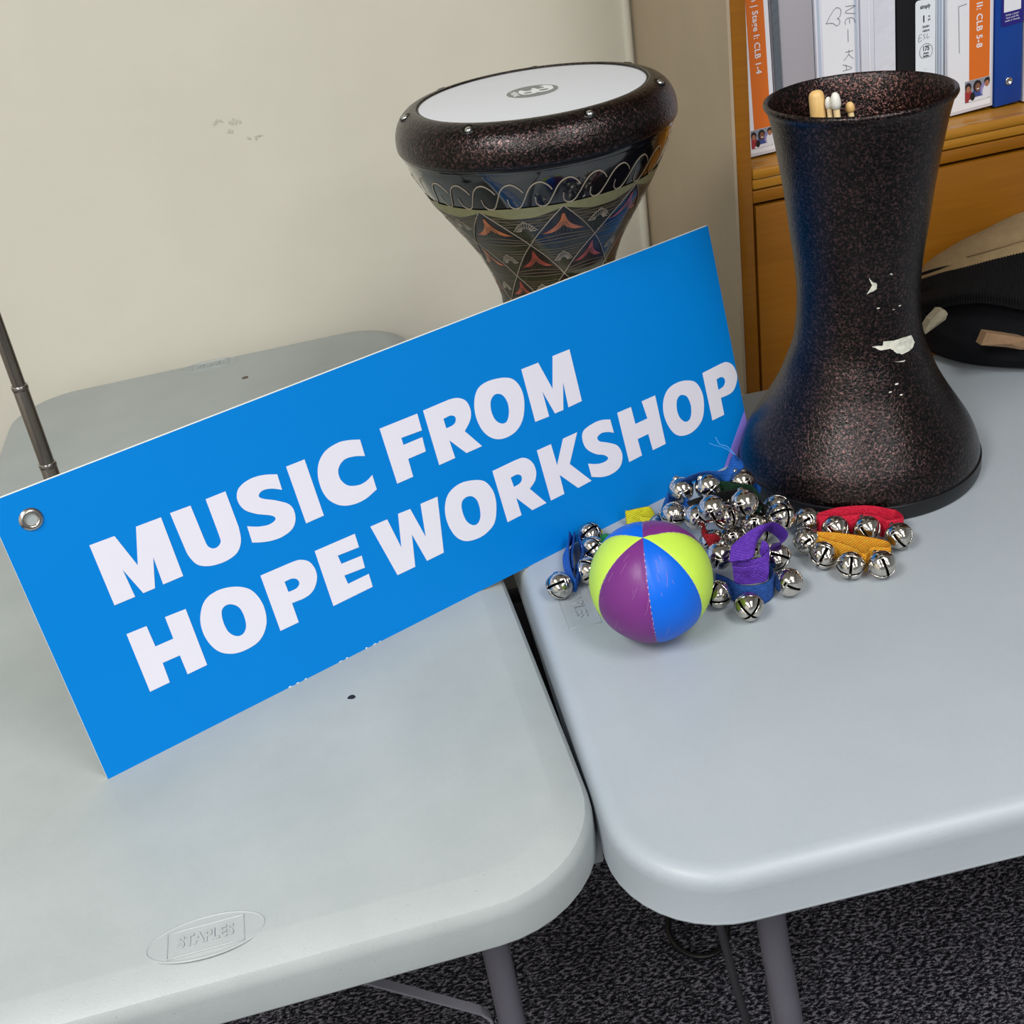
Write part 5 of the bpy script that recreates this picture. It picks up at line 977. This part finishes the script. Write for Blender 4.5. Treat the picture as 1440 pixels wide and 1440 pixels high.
SPEC=[('left_blue','web_blue','blue strap of jingle bells standing at the left of the ball, under the sign',[(-.9,-.35,.25),(.4,-.3,.9),(.5,-.5,.8),(.6,-.6,.4)]),
 ('red','web_red','red strap of jingle bells lying against the copper drum base',[(-.95,-.2,.1),(0,-.9,-.1),(.0,-.9,-.25),(.1,-.95,-.2)]),
 ('orange','web_orange','orange strap of jingle bells in front of the red strap',[(-.95,-.3,.05),(-.75,-.8,.15),(-.5,-.95,.1),(.05,-.95,-.15)]),
 ('purple','web_purple','folded purple strap of jingle bells on top of the front of the pile',[(.5,-.7,.2),(-.3,-.2,-.9),(0,-.6,.5)]),
 ('front_blue','web_navy','dark blue strap of jingle bells at the front of the pile, under the purple strap',[(-.25,-1,.22),(.75,-.75,-.1),(-.75,-.65,.3)]),
 ('upper_blue','web_blue','bright blue strap of jingle bells curling up the back of the pile to the drum',[(.25,-.35,-.9),(.55,-.2,-.8),(.8,-.35,-.2),(.3,-.4,-.85)]),
 ('green','web_green','dark green strap of jingle bells in the middle of the pile near the drum',[(.05,-.5,-.85),(.6,-.2,.5),(.2,-.6,.6),(-.2,-.3,.8)]),
 ('black','web_black','black strap of jingle bells crossing the middle of the pile',[(.2,-.45,-.85),(.2,-.4,.6),(-.3,-.6,-.6),(.4,-.4,.7)]),
 ('pile_red','web_darkred','deep red strap of jingle bells half buried in the pile behind the ball',[(.6,-.5,-.5),(.3,-.6,-.6),(.2,-.7,-.5),(.0,-.6,-.6)])]
for key,mt,lab,axes in SPEC:
    bs=BELLS[key]; c=cen(bs); e=empty('jingle_bell_strap',c); tag(e,lab,'jingle bells','jingle bell straps on the right table')
    for rib in STRAPS[key]: strap(e,rib,M[mt],closed=False)
    for i_,(p,a) in enumerate(zip(bs,axes)):
        a=Vector(a).normalized()-Vector((0,0,.30 if key in ('red','orange','front_blue') else .0)); put_bell(e,p,a,PI/4+(i_*.35 if key not in ('red',) else .0))
for key,mt,lab in (('yellow','web_yellow','yellow webbing strap of bells peeking out between ball and sign'),('back_green','web_green2','small green strap end behind the left shoulder of the ball')):
    rib=STRAPS[key][0]; c=cen([b for a,b in rib]); e=empty('jingle_bell_strap',c); tag(e,lab,'jingle bells','jingle bell straps on the right table')
    strap(e,rib,M[mt])
    if key=='yellow': 
        put_bell(e,(c.x+.012,c.y-.028,T+BR),(.2,-.8,.2)); 
# rivets on straps
# frayed threads at the end of the bright blue strap
e=[o for o in SC.objects if o.get('label','').startswith('bright blue strap')][0]
q0=Vector(STRAPS['upper_blue'][0][-2][0])-e.location
tube('frayed_thread',[q0,q0+Vector((-.008,.000,.012)),q0+Vector((-.016,-.001,.017)),q0+Vector((-.020,-.001,.026))],.0005,M['thread_blue'],e,6,smooth_n=3)
tube('frayed_thread',[q0,q0+Vector((-.010,.001,.010)),q0+Vector((-.020,.000,.016)),q0+Vector((-.027,-.001,.021))],.0004,M['thread_blue'],e,6,smooth_n=3)

# ---------------------------------------------------------------- folded jacket on the right table
jc=cen(JACKET['a']); jk=empty('folded_jacket',jc); tag(jk,'folded khaki jacket with black corduroy collar heaped behind the copper drum','jacket')
def rowcat(r_): 
    P=[Vector(p) for p in r_]; 
    for k in (1,2): P.append(P[9]+Vector((.055*k,-.004*k,0)))
    o=cat3(P,8); n_=len(o)
    for i in range(n_-17,n_):
        u_=(i-(n_-17))/16; f_=math.sqrt(max(0,1-u_*u_)); o[i].z=T+.001+(o[i].z-T)*f_; o[i].y=.66+(o[i].y-.66)*(.25+.75*f_)
    return o
rows={k:rowcat(v) for k,v in JACKET.items()}
for k in rows:
    for p in rows[k]: p.y=min(p.y,.782)
nC=len(rows['a'])
def grid(name,rr,mat,sub=5,disp=None,close=False):
    V=[];F=[];R_=[]
    for i in range(nC):
        col=cat3([r_[i] for r_ in rr],sub); R_.append(col)
    m_=len(R_[0])
    for i in range(nC):
        for j in range(m_):
            p=R_[i][j].copy()
            if disp: p=disp(i,j,m_,p)
            p.z=max(p.z,T+.0006); p.y=min(p.y,.785)
            V.append(p-jc)
    for i in range(nC-1):
        for j in range(m_-1): a=i*m_+j; F.append((a,a+1,a+m_+1,a+m_))
    return mesh(name,V,F,mat,jk,True)
import mathutils.noise as mn
def crumple(amp,sc_): 
    def f(i,j,m_,p):
        t=j/(m_-1); k=math.sin(PI*min(1,max(0,t)))
        n_=mn.noise(Vector((p.x*sc_,p.y*sc_*.6,p.z*sc_*2.2)))
        return p+Vector((0,-1,.3))*n_*amp*k
    return f
up=lambda r_,dy,dz:[p+Vector((0,dy,dz)) for p in r_]
grid('body',[up(rows['a'],.02,0),rows['a'],up(rows['b'],.0,-.012),rows['b'],up(rows['b'],.006,.02),rows['c'],up(rows['c'],.03,.012)],M['nylon'],5,crumple(.010,26))
# corduroy collar: rolled band with real ribs
def ribs(i,j,m_,p):
    return p
colr=[up(rows['c'],.012,-.004),up(rows['d'],.002,-.006),rows['d'],up(rows['d'],.001,.010),up([a.lerp(b,.55) for a,b in zip(rows['d'],rows['e'])],-.006,.002),up(rows['e'],-.003,-.001),up(rows['e'],.010,.001)]
# dense columns for the ribs
def dense(r_,n): 
    o=[]
    for i in range(len(r_)-1):
        for k in range(n): o.append(r_[i].lerp(r_[i+1],k/n))
    o.append(r_[-1]); return o
nC0=nC; cd_=[dense(r_,8) for r_ in colr]; nC=len(cd_[0])
Lx=[0]
for i in range(1,nC): Lx.append(Lx[-1]+(cd_[2][i]-cd_[2][i-1]).length)
def ribs(i,j,m_,p): return p+Vector((-.3,-.9,.1))*.0007*(math.sin(Lx[i]/.0034*2*PI))
grid('collar',cd_,M['cord'],4,ribs); nC=nC0
grid('shell_panel',[up(rows['e'],.002,-.006),rows['e'],[a.lerp(b,.35)+Vector((0,0,.012)) for a,b in zip(rows['e'],rows['g'])],[a.lerp(b,.7)+Vector((0,0,.010)) for a,b in zip(rows['e'],rows['g'])],rows['g'],[Vector((p.x+.004,min(p.y+.03,.783),p.z-.03)) for p in rows['g']],[Vector((p.x+.004,.784,T+.001)) for p in rows['g']]],M['khaki'],5,crumple(.007,16))
# stitched seam on the khaki panel
sm_=[a.lerp(b,.16)+Vector((-.0,-.004,.0075)) for a,b in zip(rows['e'],rows['g'])][26:62]
V=[];F=[]
tube('seam',[p-jc for p in sm_],.0011,M['tan'],jk,6)
for i,pl_ in enumerate(TABS):
    P=[Vector(p)-jc for p in pl_]; c=sum(P,Vector())/len(P)
    n_=len(P); V=[c+Vector((0,-.004,0))]+[p for p in P]+[p+Vector((0,.012,0)) for p in P]
    F=[(0,1+k,1+(k+1)%n_) for k in range(n_)]+[(1+k,1+n_+k,1+n_+(k+1)%n_,1+(k+1)%n_) for k in range(n_)]
    mesh('fabric_tab',V,F,M['tan2'] if i==0 else M['tan'],jk)
